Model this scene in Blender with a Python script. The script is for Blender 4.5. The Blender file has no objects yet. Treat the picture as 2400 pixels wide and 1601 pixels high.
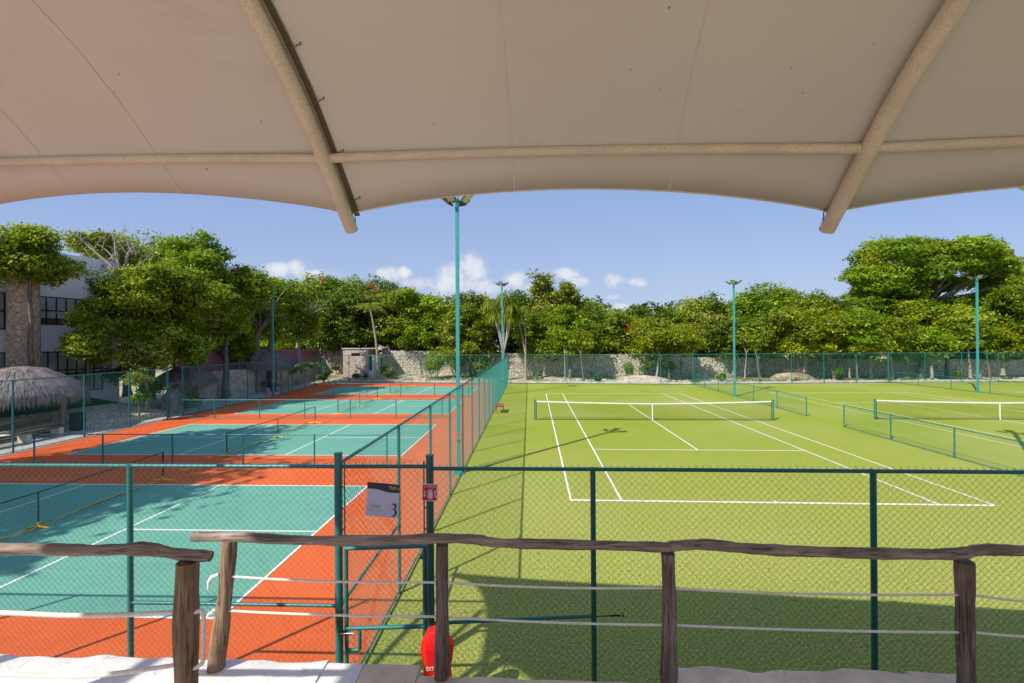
import bpy, math, random
import numpy as np
from mathutils import Vector, Matrix
random.seed(7)
S=bpy.context.scene; COL=S.collection
PI=math.pi
# ---------------------------------------------------------------- camera model (fitted to the courts' known sizes)
FX,ROLL,EYE,PIT=986.66,-0.0066,4.333,-0.0015
def ray(x,y):
    a=x-1200;b=y-800.5;cr,sr=math.cos(ROLL),math.sin(ROLL)
    px=a*cr+b*sr;py=-a*sr+b*cr;c,s=math.cos(PIT),math.sin(PIT);u=-py/FX
    return (px/FX,c+u*s,u*c-s)
def at(x,y,Y):
    r=ray(x,y);t=Y/r[1];return Vector((r[0]*t,Y,EYE+r[2]*t))
def gd(x,y,z=0.):
    r=ray(x,y);t=(z-EYE)/r[2];return Vector((r[0]*t,r[1]*t,z))
# ---------------------------------------------------------------- materials
MATS={}
def rgb(c): return (c[0],c[1],c[2],1)
class NT:
    def __init__(s,name):
        s.m=bpy.data.materials.new(name);s.m.use_nodes=True;s.t=s.m.node_tree;s.t.nodes.clear()
        s.out=s.n('ShaderNodeOutputMaterial')
    def n(s,t,**k):
        o=s.t.nodes.new(t)
        for a,b in k.items(): setattr(o,a,b)
        return o
    def l(s,a,b): s.t.links.new(a,b)
    def pr(s,col=None,rough=.6,**k):
        p=s.n('ShaderNodeBsdfPrincipled');p.inputs['Roughness'].default_value=rough
        if col is not None:
            if isinstance(col,tuple): p.inputs['Base Color'].default_value=rgb(col)
            else: s.l(col,p.inputs['Base Color'])
        for a,b in k.items(): p.inputs[a.replace('_',' ')].default_value=b
        return p
    def pos(s): return s.n('ShaderNodeNewGeometry').outputs['Position']
    def obj(s): return s.n('ShaderNodeTexCoord').outputs['Object']
    def mp(s,v,sc=(1,1,1),rot=(0,0,0)):
        m=s.n('ShaderNodeMapping');s.l(v,m.inputs[0]);m.inputs['Scale'].default_value=sc;m.inputs['Rotation'].default_value=rot;return m.outputs[0]
    def noise(s,v,sc,det=3,rough=.5,dist=0.):
        n=s.n('ShaderNodeTexNoise');s.l(v,n.inputs['Vector']);n.inputs['Scale'].default_value=sc;n.inputs['Detail'].default_value=det
        n.inputs['Roughness'].default_value=rough;n.inputs['Distortion'].default_value=dist;return n.outputs['Fac']
    def ramp(s,f,stops,interp='LINEAR'):
        r=s.n('ShaderNodeValToRGB');r.color_ramp.interpolation=interp;e=r.color_ramp.elements
        while len(e)<len(stops): e.new(.5)
        for k,(p,c) in zip(e,stops): k.position=p;k.color=rgb(c) if isinstance(c,tuple) else (c,c,c,1)
        s.l(f,r.inputs[0]);return r.outputs[0]
    def mix(s,f,a,b,mode='MIX'):
        m=s.n('ShaderNodeMix',data_type='RGBA',blend_type=mode)
        if isinstance(f,(int,float)): m.inputs[0].default_value=f
        else: s.l(f,m.inputs[0])
        for i,v in ((6,a),(7,b)):
            if isinstance(v,tuple): m.inputs[i].default_value=rgb(v)
            else: s.l(v,m.inputs[i])
        return m.outputs[2]
    def math(s,op,a,b=0.,c=None):
        m=s.n('ShaderNodeMath',operation=op)
        for i,v in enumerate((a,b,c)):
            if v is None: continue
            if isinstance(v,(int,float)): m.inputs[i].default_value=v
            else: s.l(v,m.inputs[i])
        return m.outputs[0]
    def bump(s,h,strength=.3,dist=.01):
        b=s.n('ShaderNodeBump');b.inputs['Strength'].default_value=strength;b.inputs['Distance'].default_value=dist;s.l(h,b.inputs['Height']);return b.outputs[0]
    def done(s,sh,nrm=None,p=None):
        if nrm is not None: s.l(nrm,(p or sh).inputs['Normal'])
        s.l(sh.outputs[0] if hasattr(sh,'outputs') else sh,s.out.inputs['Surface']);return s.m
def paint(name,col,rough=.45,var=.12,sc=3.,bump=0.,metal=0.,spec=.5,mott=None):
    t=NT(name);v=t.obj();f=t.noise(v,sc,4,.6)
    a=tuple(c*(1-var) for c in col);b=tuple(min(1,c*(1+var)) for c in col)
    c=t.ramp(f,[(.3,a),(.7,b)])
    if mott:
        g=t.noise(v,mott[0],2,.7);c=t.mix(t.ramp(g,[(mott[1],0.),(mott[1]+.12,1.)]),c,mott[2])
    p=t.pr(c,rough,Metallic=metal,Specular_IOR_Level=spec)
    if bump: return t.done(p,t.bump(t.noise(v,sc*12,3),bump,.004))
    return t.done(p)
def stone(name,c1,c2,c3,mortar,sc,mw=.06,bs=.6,rough=.85,stretch=(1,1,1)):
    t=NT(name);v=t.mp(t.pos(),stretch)
    w=t.noise(v,sc*.9,2);vv=t.n('ShaderNodeVectorMath',operation='ADD')
    wv=t.n('ShaderNodeCombineXYZ');
    for i in range(3): t.l(t.math('MULTIPLY',t.noise(t.mp(v,(1,1,1),(i*1.3,i*.7,0)),sc*1.3,2),.22/sc*2),wv.inputs[i])
    t.l(v,vv.inputs[0]);t.l(wv.outputs[0],vv.inputs[1])
    a=t.n('ShaderNodeTexVoronoi',feature='F1');a.inputs['Scale'].default_value=sc;t.l(vv.outputs[0],a.inputs['Vector'])
    e=t.n('ShaderNodeTexVoronoi',feature='DISTANCE_TO_EDGE');e.inputs['Scale'].default_value=sc;t.l(vv.outputs[0],e.inputs['Vector'])
    cr=t.n('ShaderNodeSeparateColor');t.l(a.outputs['Color'],cr.inputs[0])
    col=t.ramp(cr.outputs[0],[(0.,c1),(.5,c2),(1.,c3)])
    col=t.mix(.35,col,t.ramp(t.noise(v,sc*6,4,.65),[(.3,tuple(k*.6 for k in c2)),(.7,tuple(min(1,k*1.25) for k in c3))]))
    ed=t.ramp(e.outputs['Distance'],[(mw*.4,0.),(mw,1.)])
    col=t.mix(ed,mortar,col)
    h=t.math('ADD',t.math('MULTIPLY',t.ramp(e.outputs['Distance'],[(0.,0.),(mw*2.2,1.)]),.8),t.math('MULTIPLY',t.noise(v,sc*7,4),.3))
    return t.done(t.pr(col,rough,Specular_IOR_Level=.2),t.bump(h,bs,.06))
def leafmat(name,c1,c2,c3,trans=.35):
    t=NT(name);at_=t.n('ShaderNodeAttribute',attribute_name='tone')
    col=t.ramp(at_.outputs['Fac'],[(0.,c1),(.5,c2),(1.,c3)])
    p=t.pr(col,.45,Specular_IOR_Level=.35)
    tr=t.n('ShaderNodeBsdfTranslucent');t.l(t.mix(1.,col,(1.15,1.25,.5),'MULTIPLY'),tr.inputs[0])
    m=t.n('ShaderNodeMixShader');m.inputs[0].default_value=trans;t.l(p.outputs[0],m.inputs[1]);t.l(tr.outputs[0],m.inputs[2])
    return t.done(m)
def woodmat(name,c1,c2,c3,axis=2,sc=1.,bs=.5):
    t=NT(name);v=t.obj();s=[38*sc]*3;s[axis]=2.2*sc
    f=t.noise(t.mp(v,tuple(s)),1.,5,.65,.6);g=t.noise(v,4.*sc,3)
    s2=[90*sc]*3;s2[axis]=3.5*sc;h=t.noise(t.mp(v,tuple(s2)),1.,3,.6)
    col=t.ramp(f,[(.25,c1),(.5,c2),(.75,c3)])
    col=t.mix(t.ramp(g,[(.35,.0),(.75,.55)]),col,tuple(k*.55 for k in c1))
    col=t.mix(t.ramp(h,[(.36,.7),(.46,0.)]),col,tuple(k*.35 for k in c1))
    return t.done(t.pr(col,.85,Specular_IOR_Level=.2),t.bump(t.math('ADD',f,h),bs,.006))
M={}
M['teal']=paint('teal_paint',(.020,.175,.175),.38,.18,6.)
M['teal_dark']=paint('teal_paint_deep',(.008,.115,.115),.38,.15,4.)
M['wire']=paint('pvc_wire',(.010,.17,.125),.4,.1,3.)
M['pole']=paint('pole_paint',(.045,.30,.30),.35,.12,2.,mott=(3.,.68,(.10,.30,.28)))
M['wire_far']=paint('pvc_wire_bright',(.006,.22,.17),.4,.1,3.)
M['black']=paint('black_rubber',(.012,.012,.014),.5,.2,5.)
M['dark_net']=paint('net_cord',(.012,.02,.018),.7,.2,5.)
M['white']=paint('white_paint',(.78,.78,.76),.55,.06,3.)
M['white_tape']=paint('white_tape',(.8,.8,.8),.7,.06,8.)
M['yellow']=paint('yellow_paint',(.80,.50,.01),.45,.12,8.)
M['rope']=paint('cream_rope',(.78,.73,.67),.8,.15,40.,.4)
M['galv']=paint('galvanised_steel',(.5,.5,.5),.35,.15,12.,metal=.8)
M['lamp_body']=paint('lamp_housing',(.05,.055,.06),.4,.1,5.,metal=.3)
M['lamp_glass']=paint('lamp_lens',(.55,.56,.30),.2,.15,30.)
M['red_cloth']=paint('red_vinyl',(.72,.012,.012),.38,.08,4.,spec=.5)
M['red_sign']=paint('red_sign_paint',(.62,.015,.02),.4,.04,4.)
M['sign_white']=paint('sign_white',(.72,.68,.66),.5,.04,4.)
M['sign_lilac']=paint('sign_panel',(.60,.62,.78),.4,.03,4.)
M['sign_dark']=paint('sign_charcoal',(.045,.035,.045),.4,.05,4.)
M['sign_gold']=paint('sign_gold',(.50,.42,.13),.4,.05,4.)
M['sign_ink']=paint('sign_ink',(.02,.018,.045),.4,.05,4.)
M['bench_red']=paint('red_brown_wood',(.36,.075,.045),.6,.2,10.)
M['bin']=woodmat('bin_slats',(.035,.022,.016),(.055,.035,.026),(.08,.05,.035),2,.6)
M['plaster']=paint('white_plaster',(.80,.80,.86),.8,.05,.8,.15)
M['glass']=paint('window_glass',(.10,.15,.16),.06,.25,1.2,spec=1.)
M['blind']=paint('window_blind',(.30,.36,.37),.25,.12,1.5,spec=.8)
M['frame']=paint('black_frame',(.008,.008,.010),.4,.1,3.)
M['mauve']=paint('mauve_sheet_metal',(.42,.16,.24),.5,.18,1.2)
M['bark']=woodmat('grey_bark',(.10,.085,.065),(.20,.175,.145),(.34,.31,.27),2,.35,.8)
M['bark_pale']=woodmat('pale_bark',(.26,.22,.17),(.42,.37,.31),(.56,.52,.46),2,.35,.6)
M['bark_dark']=woodmat('brown_bark',(.06,.045,.03),(.12,.09,.06),(.20,.16,.12),2,.35,.8)
M['log']=woodmat('weathered_log',(.09,.062,.048),(.24,.18,.148),(.44,.365,.32),2,1.,.7)
M['railx']=woodmat('weathered_rail',(.13,.095,.08),(.31,.245,.21),(.54,.46,.41),0,1.,.7)
M['log_tan']=woodmat('tan_log',(.12,.07,.04),(.29,.20,.13),(.46,.35,.26),2,1.,.7)
M['bench_wood']=woodmat('bench_plank',(.06,.04,.025),(.13,.09,.06),(.2,.15,.1),1,.6,.5)
M['thatch']=woodmat('dry_thatch',(.16,.135,.13),(.34,.29,.28),(.55,.48,.46),2,.8,1.)
M['wall']=stone('stone_wall',(.40,.34,.24),(.52,.46,.35),(.62,.58,.48),(.20,.17,.13),2.6,.07,.8)
M['wall_pale']=stone('pale_stone_wall',(.46,.40,.29),(.56,.49,.37),(.64,.58,.46),(.34,.29,.22),2.4,.06,.6)
M['hutstone']=stone('hut_stone',(.44,.26,.18),(.46,.38,.31),(.56,.52,.46),(.46,.42,.36),2.8,.05,.5)
M['pillar']=stone('pillar_stone',(.40,.23,.15),(.52,.39,.27),(.58,.49,.37),(.28,.19,.12),4.6,.05,.6)
M['paving']=stone('crazy_paving',(.42,.34,.25),(.54,.46,.36),(.64,.58,.50),(.18,.14,.10),4.4,.05,.5,stretch=(1,1,1))
M['path']=stone('path_paving',(.42,.40,.37),(.50,.48,.45),(.58,.55,.52),(.28,.25,.22),5.,.05,.4)
M['coping']=paint('rough_coping',(.74,.60,.44),.9,.2,5.,.8,mott=(9.,.62,(.6,.53,.46)))
M['concrete']=paint('grey_concrete',(.72,.56,.40),.9,.18,4.,.6,mott=(30.,.66,(.2,.16,.13)))
M['whitewash']=paint('whitewash',(.80,.77,.74),.9,.10,7.,.9,mott=(11.,.61,(.52,.46,.40)))
M['kerb']=paint('kerb_stone',(.62,.58,.50),.9,.15,3.,.5)
M['sandy']=paint('sandy_spoil',(.52,.45,.35),.95,.25,2.5,1.,mott=(14.,.58,(.33,.30,.2)))
M['rock']=paint('limestone_rock',(.50,.45,.36),.95,.2,3.,.8)
M['dry_brush']=paint('dead_branches',(.24,.13,.075),.9,.3,10.)
M['flower']=paint('red_blossom',(.75,.07,.03),.6,.2,8.)
M['flower_pink']=paint('pink_blossom',(.65,.04,.18),.6,.2,8.)
M['leaf_bright']=leafmat('leaf_bright',(.08,.15,.004),(.20,.32,.007),(.37,.47,.02),.38)
M['leaf_mid']=leafmat('leaf_mid',(.07,.125,.005),(.19,.265,.009),(.37,.43,.028),.38)
M['leaf_olive']=leafmat('leaf_olive',(.09,.115,.010),(.23,.27,.022),(.42,.44,.075),.36)
M['leaf_lightened']=leafmat('leaf_lightened',(.10,.15,.006),(.25,.33,.013),(.44,.50,.05),.45)  # left group: leaf colour lightened to make up for the shade there
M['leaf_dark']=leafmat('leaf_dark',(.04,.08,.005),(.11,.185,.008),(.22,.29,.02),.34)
M['leaf_yellow']=leafmat('leaf_yellow',(.11,.15,.004),(.24,.29,.008),(.38,.40,.014),.4)
M['leaf_grass']=leafmat('leaf_grass',(.05,.10,.01),(.12,.18,.02),(.26,.27,.06),.35)
def mk_membrane():
    t=NT('tensile_membrane');v=t.pos()
    c=t.ramp(t.noise(v,.5,3),[(.3,(.60,.585,.56)),(.7,(.655,.645,.62))])
    sp=t.n('ShaderNodeTexVoronoi',feature='F1');sp.inputs['Scale'].default_value=8.5;t.l(t.mp(v,(1,1,.4)),sp.inputs['Vector'])
    sz=t.noise(v,2.2,2);thr=t.math('MULTIPLY',t.ramp(sz,[(.40,0.),(.70,1.)]),.055)
    d=t.math('SUBTRACT',sp.outputs['Distance'],thr)
    c=t.mix(t.ramp(d,[(0.,.75),(.02,0.)]),c,(.12,.07,.05))
    st=t.noise(t.mp(v,(.8,3.,3.)),1.4,5,.7);c=t.mix(t.ramp(st,[(.58,0.),(.80,.22)]),c,(.34,.26,.20))
    p=t.pr(c,.6,Specular_IOR_Level=.3)
    tr=t.n('ShaderNodeBsdfTranslucent');t.l(t.mix(1.,c,(1.,.86,.72),'MULTIPLY'),tr.inputs[0])
    m=t.n('ShaderNodeMixShader');m.inputs[0].default_value=.14;t.l(p.outputs[0],m.inputs[1]);t.l(tr.outputs[0],m.inputs[2])
    return t.done(m)
M['membrane']=mk_membrane()
M['steel_cream']=paint('cream_speckled_steel',(.62,.56,.47),.7,.10,3.,.5,mott=(95.,.50,(.50,.43,.34)))
M['seam_dark']=paint('lacing_cord',(.16,.12,.09),.8,.1,3.)
M['seam']=paint('membrane_seam',(.63,.60,.56),.7,.1,3.)
def ground_mat():
    t=NT('bare_ground');v=t.pos();f=t.noise(v,.25,5,.6);g=t.noise(v,2.5,5,.7)
    c=t.ramp(g,[(.3,(.30,.25,.17)),(.5,(.46,.40,.30)),(.7,(.60,.54,.43))])
    c=t.mix(t.ramp(f,[(.48,0.),(.60,.8)]),c,(.13,.155,.04))
    return t.done(t.pr(c,.95,Specular_IOR_Level=.1),t.bump(g,.8,.08))
def turf_mat():
    t=NT('artificial_turf');v=t.pos()
    a=t.noise(v,.28,5,.7,.5);b=t.noise(v,4.,5,.75);c_=t.noise(t.mp(v,(1,1,1)),26.,4,.85)
    col=t.ramp(a,[(.36,(.170,.262,.024)),(.50,(.250,.325,.034)),(.62,(.350,.370,.068))])
    col=t.mix(.5,col,t.ramp(b,[(.38,(.16,.245,.022)),(.62,(.345,.37,.06))]))
    col=t.mix(.7,col,t.ramp(c_,[(.41,(.10,.165,.018)),(.5,(.25,.325,.034)),(.60,(.46,.45,.11))]))
    far=t.math('MULTIPLY',t.ramp(t.noise(v,.11,3,.6,.4),[(.45,0.),(.7,1.)]),.35);col=t.mix(far,col,(.44,.42,.17))
    s=t.ramp(t.noise(v,38.,2,.5),[(.76,0.),(.80,.7)]);col=t.mix(s,col,(.62,.60,.40))
    sy=t.n('ShaderNodeSeparateXYZ');t.l(v,sy.inputs[0]);wy=t.math('ADD',sy.outputs[1],t.math('MULTIPLY',a,9.))
    mrr=t.n('ShaderNodeMapRange');mrr.interpolation_type='SMOOTHSTEP';t.l(wy,mrr.inputs[0]);mrr.inputs[1].default_value=26.;mrr.inputs[2].default_value=11.;mrr.inputs[3].default_value=0;mrr.inputs[4].default_value=.42
    col=t.mix(mrr.outputs[0],col,t.ramp(c_,[(.42,(.24,.27,.06)),(.51,(.44,.42,.13)),(.60,(.62,.56,.24))]))
    p=t.pr(col,1.,Specular_IOR_Level=0.)
    return t.done(p,t.bump(t.math('ADD',c_,t.math('MULTIPLY',b,.5)),.7,.02))
def acr(name,c,wear):
    t=NT(name);v=t.pos();a=t.noise(v,.5,4,.6,.4);b=t.noise(v,25.,3,.6);st=t.noise(t.mp(v,(.25,3.,1)),1.2,4,.6)
    col=t.ramp(a,[(.3,tuple(k*.90 for k in c)),(.7,tuple(k*1.08 for k in c))])
    col=t.mix(t.ramp(st,[(.5,0.),(.8,.35)]),col,wear)
    col=t.mix(.25,col,t.ramp(b,[(.3,tuple(k*.75 for k in c)),(.7,tuple(min(1,k*1.2) for k in c))]))
    sc_=t.noise(t.mp(v,(1.2,1.2,1),(0,0,.5)),2.6,5,.75,1.);col=t.mix(t.ramp(sc_,[(.55,0.),(.72,.32)]),col,tuple(k*.72 for k in c))
    vo=t.n('ShaderNodeTexVoronoi',feature='F1');vo.inputs['Scale'].default_value=1.7;t.l(v,vo.inputs['Vector']);col=t.mix(t.ramp(vo.outputs['Distance'],[(.03,.45),(.06,0.)]),col,tuple(k*.55+.04 for k in c))
    return t.done(t.pr(col,.8,Specular_IOR_Level=.15),t.bump(b,.25,.004))
M['ground']=ground_mat();M['turf']=turf_mat()
M['orange']=acr('orange_acrylic',(.67,.125,.034),(.74,.20,.085))
M['green']=acr('sea_green_acrylic',(.14,.36,.27),(.23,.45,.36))
M['line']=acr('line_paint',(.80,.79,.74),(.72,.70,.62))
M['lawn']=leafmat('lawn',(.02,.07,.006),(.035,.10,.008),(.06,.14,.012),.1)
# ---------------------------------------------------------------- mesh helpers
LOC={}
def link(o): COL.objects.link(o);return o
def tag(o,label=None,cat=None,group=None,kind=None):
    for k,v in (('label',label),('category',cat),('group',group),('kind',kind)):
        if v: o[k]=v
    return o
def thing(name,loc,label,cat,group=None):
    o=bpy.data.objects.new(name,None);link(o);o.location=loc;o.empty_display_size=.3;LOC[o]=Vector(loc);return tag(o,label,cat,group)
class MB:
    def __init__(s): s.v=[];s.f=[]
    def add(s,vs,fs):
        n=len(s.v);s.v+= [tuple(q) for q in vs];s.f+=[tuple(i+n for i in f) for f in fs];return s
    def box(s,a,b,M_=None):
        x0,y0,z0=a;x1,y1,z1=b
        vs=[(x0,y0,z0),(x1,y0,z0),(x1,y1,z0),(x0,y1,z0),(x0,y0,z1),(x1,y0,z1),(x1,y1,z1),(x0,y1,z1)]
        if M_ is not None: vs=[M_@Vector(q) for q in vs]
        return s.add(vs,[(0,3,2,1),(4,5,6,7),(0,1,5,4),(1,2,6,5),(2,3,7,6),(3,0,4,7)])
    def quad(s,a,b,c,d): return s.add([a,b,c,d],[(0,1,2,3)])
    def poly(s,pts,z): return s.add([(p[0],p[1],z) for p in pts],[tuple(range(len(pts)))])
    def prism(s,pts,vec):
        n=len(pts);vec=Vector(vec);a=[Vector(p) for p in pts];b=[p+vec for p in a]
        return s.add(a+b,[tuple(range(n))[::-1],tuple(range(n,2*n))]+[(i,(i+1)%n,n+(i+1)%n,n+i) for i in range(n)])
    def tube(s,pts,r,n=8,caps=True,wob=0.):
        pts=[Vector(p) for p in pts];m=len(pts);rs=r if isinstance(r,(list,tuple)) else [r]*m
        base=len(s.v);prev=None
        for i,p in enumerate(pts):
            d=(pts[min(i+1,m-1)]-pts[max(i-1,0)]).normalized()
            if prev is None:
                u=d.orthogonal() if abs(d.z)<.9 else Vector((1,0,0));u=(u-d*u.dot(d)).normalized()
            else: u=(prev-d*prev.dot(d)).normalized()
            prev=u;w=d.cross(u)
            for k in range(n):
                a=2*PI*k/n;rr=rs[i]*(1+(wob*(random.random()-.5) if wob else 0))
                s.v.append(tuple(p+u*math.cos(a)*rr+w*math.sin(a)*rr))
        for i in range(m-1):
            for k in range(n):
                a=base+i*n+k;b=base+i*n+(k+1)%n;s.f.append((a,b,b+n,a+n))
        if caps:
            s.f.append(tuple(base+k for k in range(n))[::-1]);s.f.append(tuple(base+(m-1)*n+k for k in range(n)))
        return s
    def lathe(s,c,prof,n=20,sx=1,sy=1,wob=0.,seed=0):
        R=random.Random(seed);base=len(s.v);ph=[R.random() for _ in range(n)]
        for i,(r,z) in enumerate(prof):
            for k in range(n):
                a=2*PI*k/n;q=1+wob*(math.sin(3*a+ph[0]*6)+math.sin(7*a+ph[1]*6+i*.3))*.5
                s.v.append((c[0]+r*sx*q*math.cos(a),c[1]+r*sy*q*math.sin(a),c[2]+z))
        for i in range(len(prof)-1):
            for k in range(n):
                a=base+i*n+k;b=base+i*n+(k+1)%n;s.f.append((a,b,b+n,a+n))
        s.f.append(tuple(base+k for k in range(n))[::-1]);s.f.append(tuple(base+(len(prof)-1)*n+k for k in range(n)))
        return s
    def blob(s,c,r,seed=0,amp=.25,n=10,m=7):
        R=random.Random(seed);ph=[R.random()*6 for _ in range(4)];b=len(s.v)
        rx,ry,rz=(r,r,r) if isinstance(r,(int,float)) else r
        for i in range(m+1):
            t=PI*i/m
            for k in range(n):
                a=2*PI*k/n;q=1+amp*(math.sin(2*a+ph[0]+3*t)*.5+math.sin(3*a+ph[1])*math.sin(2*t+ph[2])*.5)
                s.v.append((c[0]+rx*q*math.sin(t)*math.cos(a),c[1]+ry*q*math.sin(t)*math.sin(a),c[2]+rz*q*math.cos(t)))
        for i in range(m):
            for k in range(n):
                a=b+i*n+k;d=b+i*n+(k+1)%n;s.f.append((a,a+n,d+n,d))
        return s
    def mesh(s,name,loc=(0,0,0),smooth=False):
        me=bpy.data.meshes.new(name);L=Vector(loc);me.from_pydata([(x-L[0],y-L[1],z-L[2]) for x,y,z in s.v],[],s.f)
        if smooth: me.polygons.foreach_set('use_smooth',[True]*len(me.polygons))
        me.update();return me
    def build(s,name,mat,parent=None,loc=None,smooth=False,bevel=0.,label=None,cat=None,group=None,kind=None):
        if parent is not None: L=LOC[parent]
        else: L=Vector(loc) if loc is not None else Vector((0,0,0))
        me=s.mesh(name,L,smooth);me.materials.append(mat);o=bpy.data.objects.new(name,me);link(o);LOC[o]=L
        if parent is not None: o.parent=parent
        else: o.location=L
        if smooth and bevel==0:
            try: me.set_sharp_from_angle(angle=math.radians(50))
            except Exception: pass
        if bevel:
            b=o.modifiers.new('bevel','BEVEL');b.width=bevel;b.segments=2;b.limit_method='ANGLE'
        return tag(o,label,cat,group,kind)
def text_mesh(body,size,mat,name,parent,O,X,Y,extr=.001,shear=0.,sx=1.):
    cu=bpy.data.curves.new('txt','FONT');cu.body=body;cu.size=size;cu.shear=shear;cu.extrude=extr
    ob=bpy.data.objects.new('txt',cu);link(ob);dg=bpy.context.evaluated_depsgraph_get();dg.update()
    me=bpy.data.meshes.new_from_object(ob.evaluated_get(dg));COL.objects.unlink(ob);bpy.data.objects.remove(ob)
    X=Vector(X).normalized();Y=Vector(Y).normalized();Z=X.cross(Y);O=Vector(O)-LOC[parent]
    for v in me.vertices:
        c=v.co.copy();v.co=O+X*c.x*sx+Y*c.y+Z*c.z
    me.materials.clear();me.materials.append(mat);o=bpy.data.objects.new(name,me);link(o);o.parent=parent;LOC[o]=LOC[parent];return o
def frame(o,ang):  # local frame -> world (z rotation)
    return Matrix.Translation(Vector(o))@Matrix.Rotation(ang,4,'Z')
# ---------------------------------------------------------------- world: sky and clouds
w=bpy.data.worlds.new('World');S.world=w;w.use_nodes=True;nt=w.node_tree;nt.nodes.clear()
SUN=Vector((-6.7,-6.5,9.05)).normalized();EL=math.asin(SUN.z);AZ=math.atan2(SUN.x,SUN.y)
def N(t,**k):
    o=nt.nodes.new(t)
    for a,b in k.items(): setattr(o,a,b)
    return o
def L_(a,b): nt.links.new(a,b)
def mth(op,a,b=0.,c=None):
    m=N('ShaderNodeMath',operation=op)
    for i,v in enumerate((a,b,c)):
        if v is None: continue
        if isinstance(v,(int,float)): m.inputs[i].default_value=v
        else: L_(v,m.inputs[i])
    return m.outputs[0]
sky=N('ShaderNodeTexSky');sky.sky_type='NISHITA';sky.sun_disc=False;sky.sun_elevation=EL;sky.sun_rotation=AZ
sky.air_density=1.;sky.dust_density=1.6;sky.ozone_density=3.;sky.altitude=0
tc=N('ShaderNodeTexCoord');sp=N('ShaderNodeSeparateXYZ');L_(tc.outputs['Generated'],sp.inputs[0])
yy=mth('MAXIMUM',sp.outputs[1],.05);U=mth('DIVIDE',sp.outputs[0],yy);V=mth('DIVIDE',sp.outputs[2],yy)
cv=N('ShaderNodeCombineXYZ');L_(U,cv.inputs[0]);L_(V,cv.inputs[1])
nz=N('ShaderNodeTexNoise');L_(cv.outputs[0],nz.inputs['Vector']);nz.inputs['Scale'].default_value=26.;nz.inputs['Detail'].default_value=7;nz.inputs['Roughness'].default_value=.62
nz2=N('ShaderNodeTexNoise');L_(cv.outputs[0],nz2.inputs['Vector']);nz2.inputs['Scale'].default_value=11.;nz2.inputs['Detail'].default_value=5
CL=[(655,632,42,20,1.),(690,628,26,22,1.),(735,645,60,12,.55),(915,642,30,19,.95),(945,638,18,14,.9),(980,668,50,16,.5),
 (1060,650,36,34,1.),(1110,630,36,36,1.),(1085,668,75,22,.85),(1150,675,50,14,.6),(1212,655,30,20,.95),(1235,672,45,12,.5),(1325,642,36,14,.8),(1352,660,26,15,.75),
 (1440,658,26,18,.95),(1490,662,24,12,.75),(1435,696,16,7,.6),(1452,720,20,9,.75),(1567,695,14,7,.6),(1680,702,24,9,.6),(1865,690,28,8,.5),(1020,700,120,18,.35),(2040,694,18,7,.5)]
acc=None
for (px,py,a,b,st) in CL:
    r=ray(px,py);u0=r[0]/r[1];v0=r[2]/r[1]
    du=mth('MULTIPLY',mth('SUBTRACT',U,u0),986/a);dv=mth('MULTIPLY',mth('SUBTRACT',V,v0),986/b)
    d=mth('SUBTRACT',1.,mth('ADD',mth('MULTIPLY',du,du),mth('MULTIPLY',dv,dv)));d=mth('MULTIPLY',mth('MAXIMUM',d,-4.),st)
    d=mth('ADD',d,(st-1)*.25) if st<1 else d
    acc=d if acc is None else mth('MAXIMUM',acc,d)
dens=mth('ADD',acc,mth('MULTIPLY',mth('SUBTRACT',nz.outputs['Fac'],.5),3.2))
dens=mth('ADD',dens,mth('MULTIPLY',mth('SUBTRACT',nz2.outputs['Fac'],.5),1.2))
mr=N('ShaderNodeMapRange');mr.interpolation_type='SMOOTHSTEP';L_(dens,mr.inputs[0]);mr.inputs[1].default_value=-.6;mr.inputs[2].default_value=.75;mr.inputs[3].default_value=0;mr.inputs[4].default_value=.93
cr=N('ShaderNodeMapRange');L_(dens,cr.inputs[0]);cr.inputs[1].default_value=-.1;cr.inputs[2].default_value=1.3
cc=N('ShaderNodeMix',data_type='RGBA');L_(cr.outputs[0],cc.inputs[0]);cc.inputs[6].default_value=(3.5,3.9,4.9,1);cc.inputs[7].default_value=(5.4,5.5,5.7,1)
# thin bright veil towards the horizon, part of the sky
hz=N('ShaderNodeMapRange');hz.interpolation_type='SMOOTHSTEP';L_(V,hz.inputs[0]);hz.inputs[1].default_value=.42;hz.inputs[2].default_value=0.;hz.inputs[3].default_value=0;hz.inputs[4].default_value=1.
SKYT=N('ShaderNodeMix',data_type='RGBA',blend_type='MULTIPLY');SKYT.inputs[0].default_value=1.;L_(sky.outputs[0],SKYT.inputs[6]);SKYT.inputs[7].default_value=(1.08,1.0,1.04,1)
mx=N('ShaderNodeMix',data_type='RGBA');L_(mr.outputs[0],mx.inputs[0]);
gr=N('ShaderNodeMapRange');L_(V,gr.inputs[0]);gr.inputs[1].default_value=0.;gr.inputs[2].default_value=.40
gc=N('ShaderNodeMix',data_type='RGBA');L_(gr.outputs[0],gc.inputs[0]);gc.inputs[6].default_value=(2.9,3.6,4.75,1);gc.inputs[7].default_value=(1.85,2.65,4.7,1)
sk=N('ShaderNodeMix',data_type='RGBA');sk.inputs[0].default_value=.78;L_(SKYT.outputs[2],sk.inputs[6]);L_(gc.outputs[2],sk.inputs[7]);L_(sk.outputs[2],mx.inputs[6]);L_(cc.outputs[2],mx.inputs[7])
bg=N('ShaderNodeBackground');L_(mx.outputs[2],bg.inputs[0]);bg.inputs[1].default_value=.12
ow=N('ShaderNodeOutputWorld');L_(bg.outputs[0],ow.inputs[0])
sl=bpy.data.lights.new('sun','SUN');sl.energy=4.2;sl.angle=math.radians(.53);sl.color=(1.,.93,.82)
so=link(bpy.data.objects.new('sun',sl));so.rotation_euler=SUN.to_track_quat('Z','Y').to_euler();so.location=(-20,-20,30)
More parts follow.
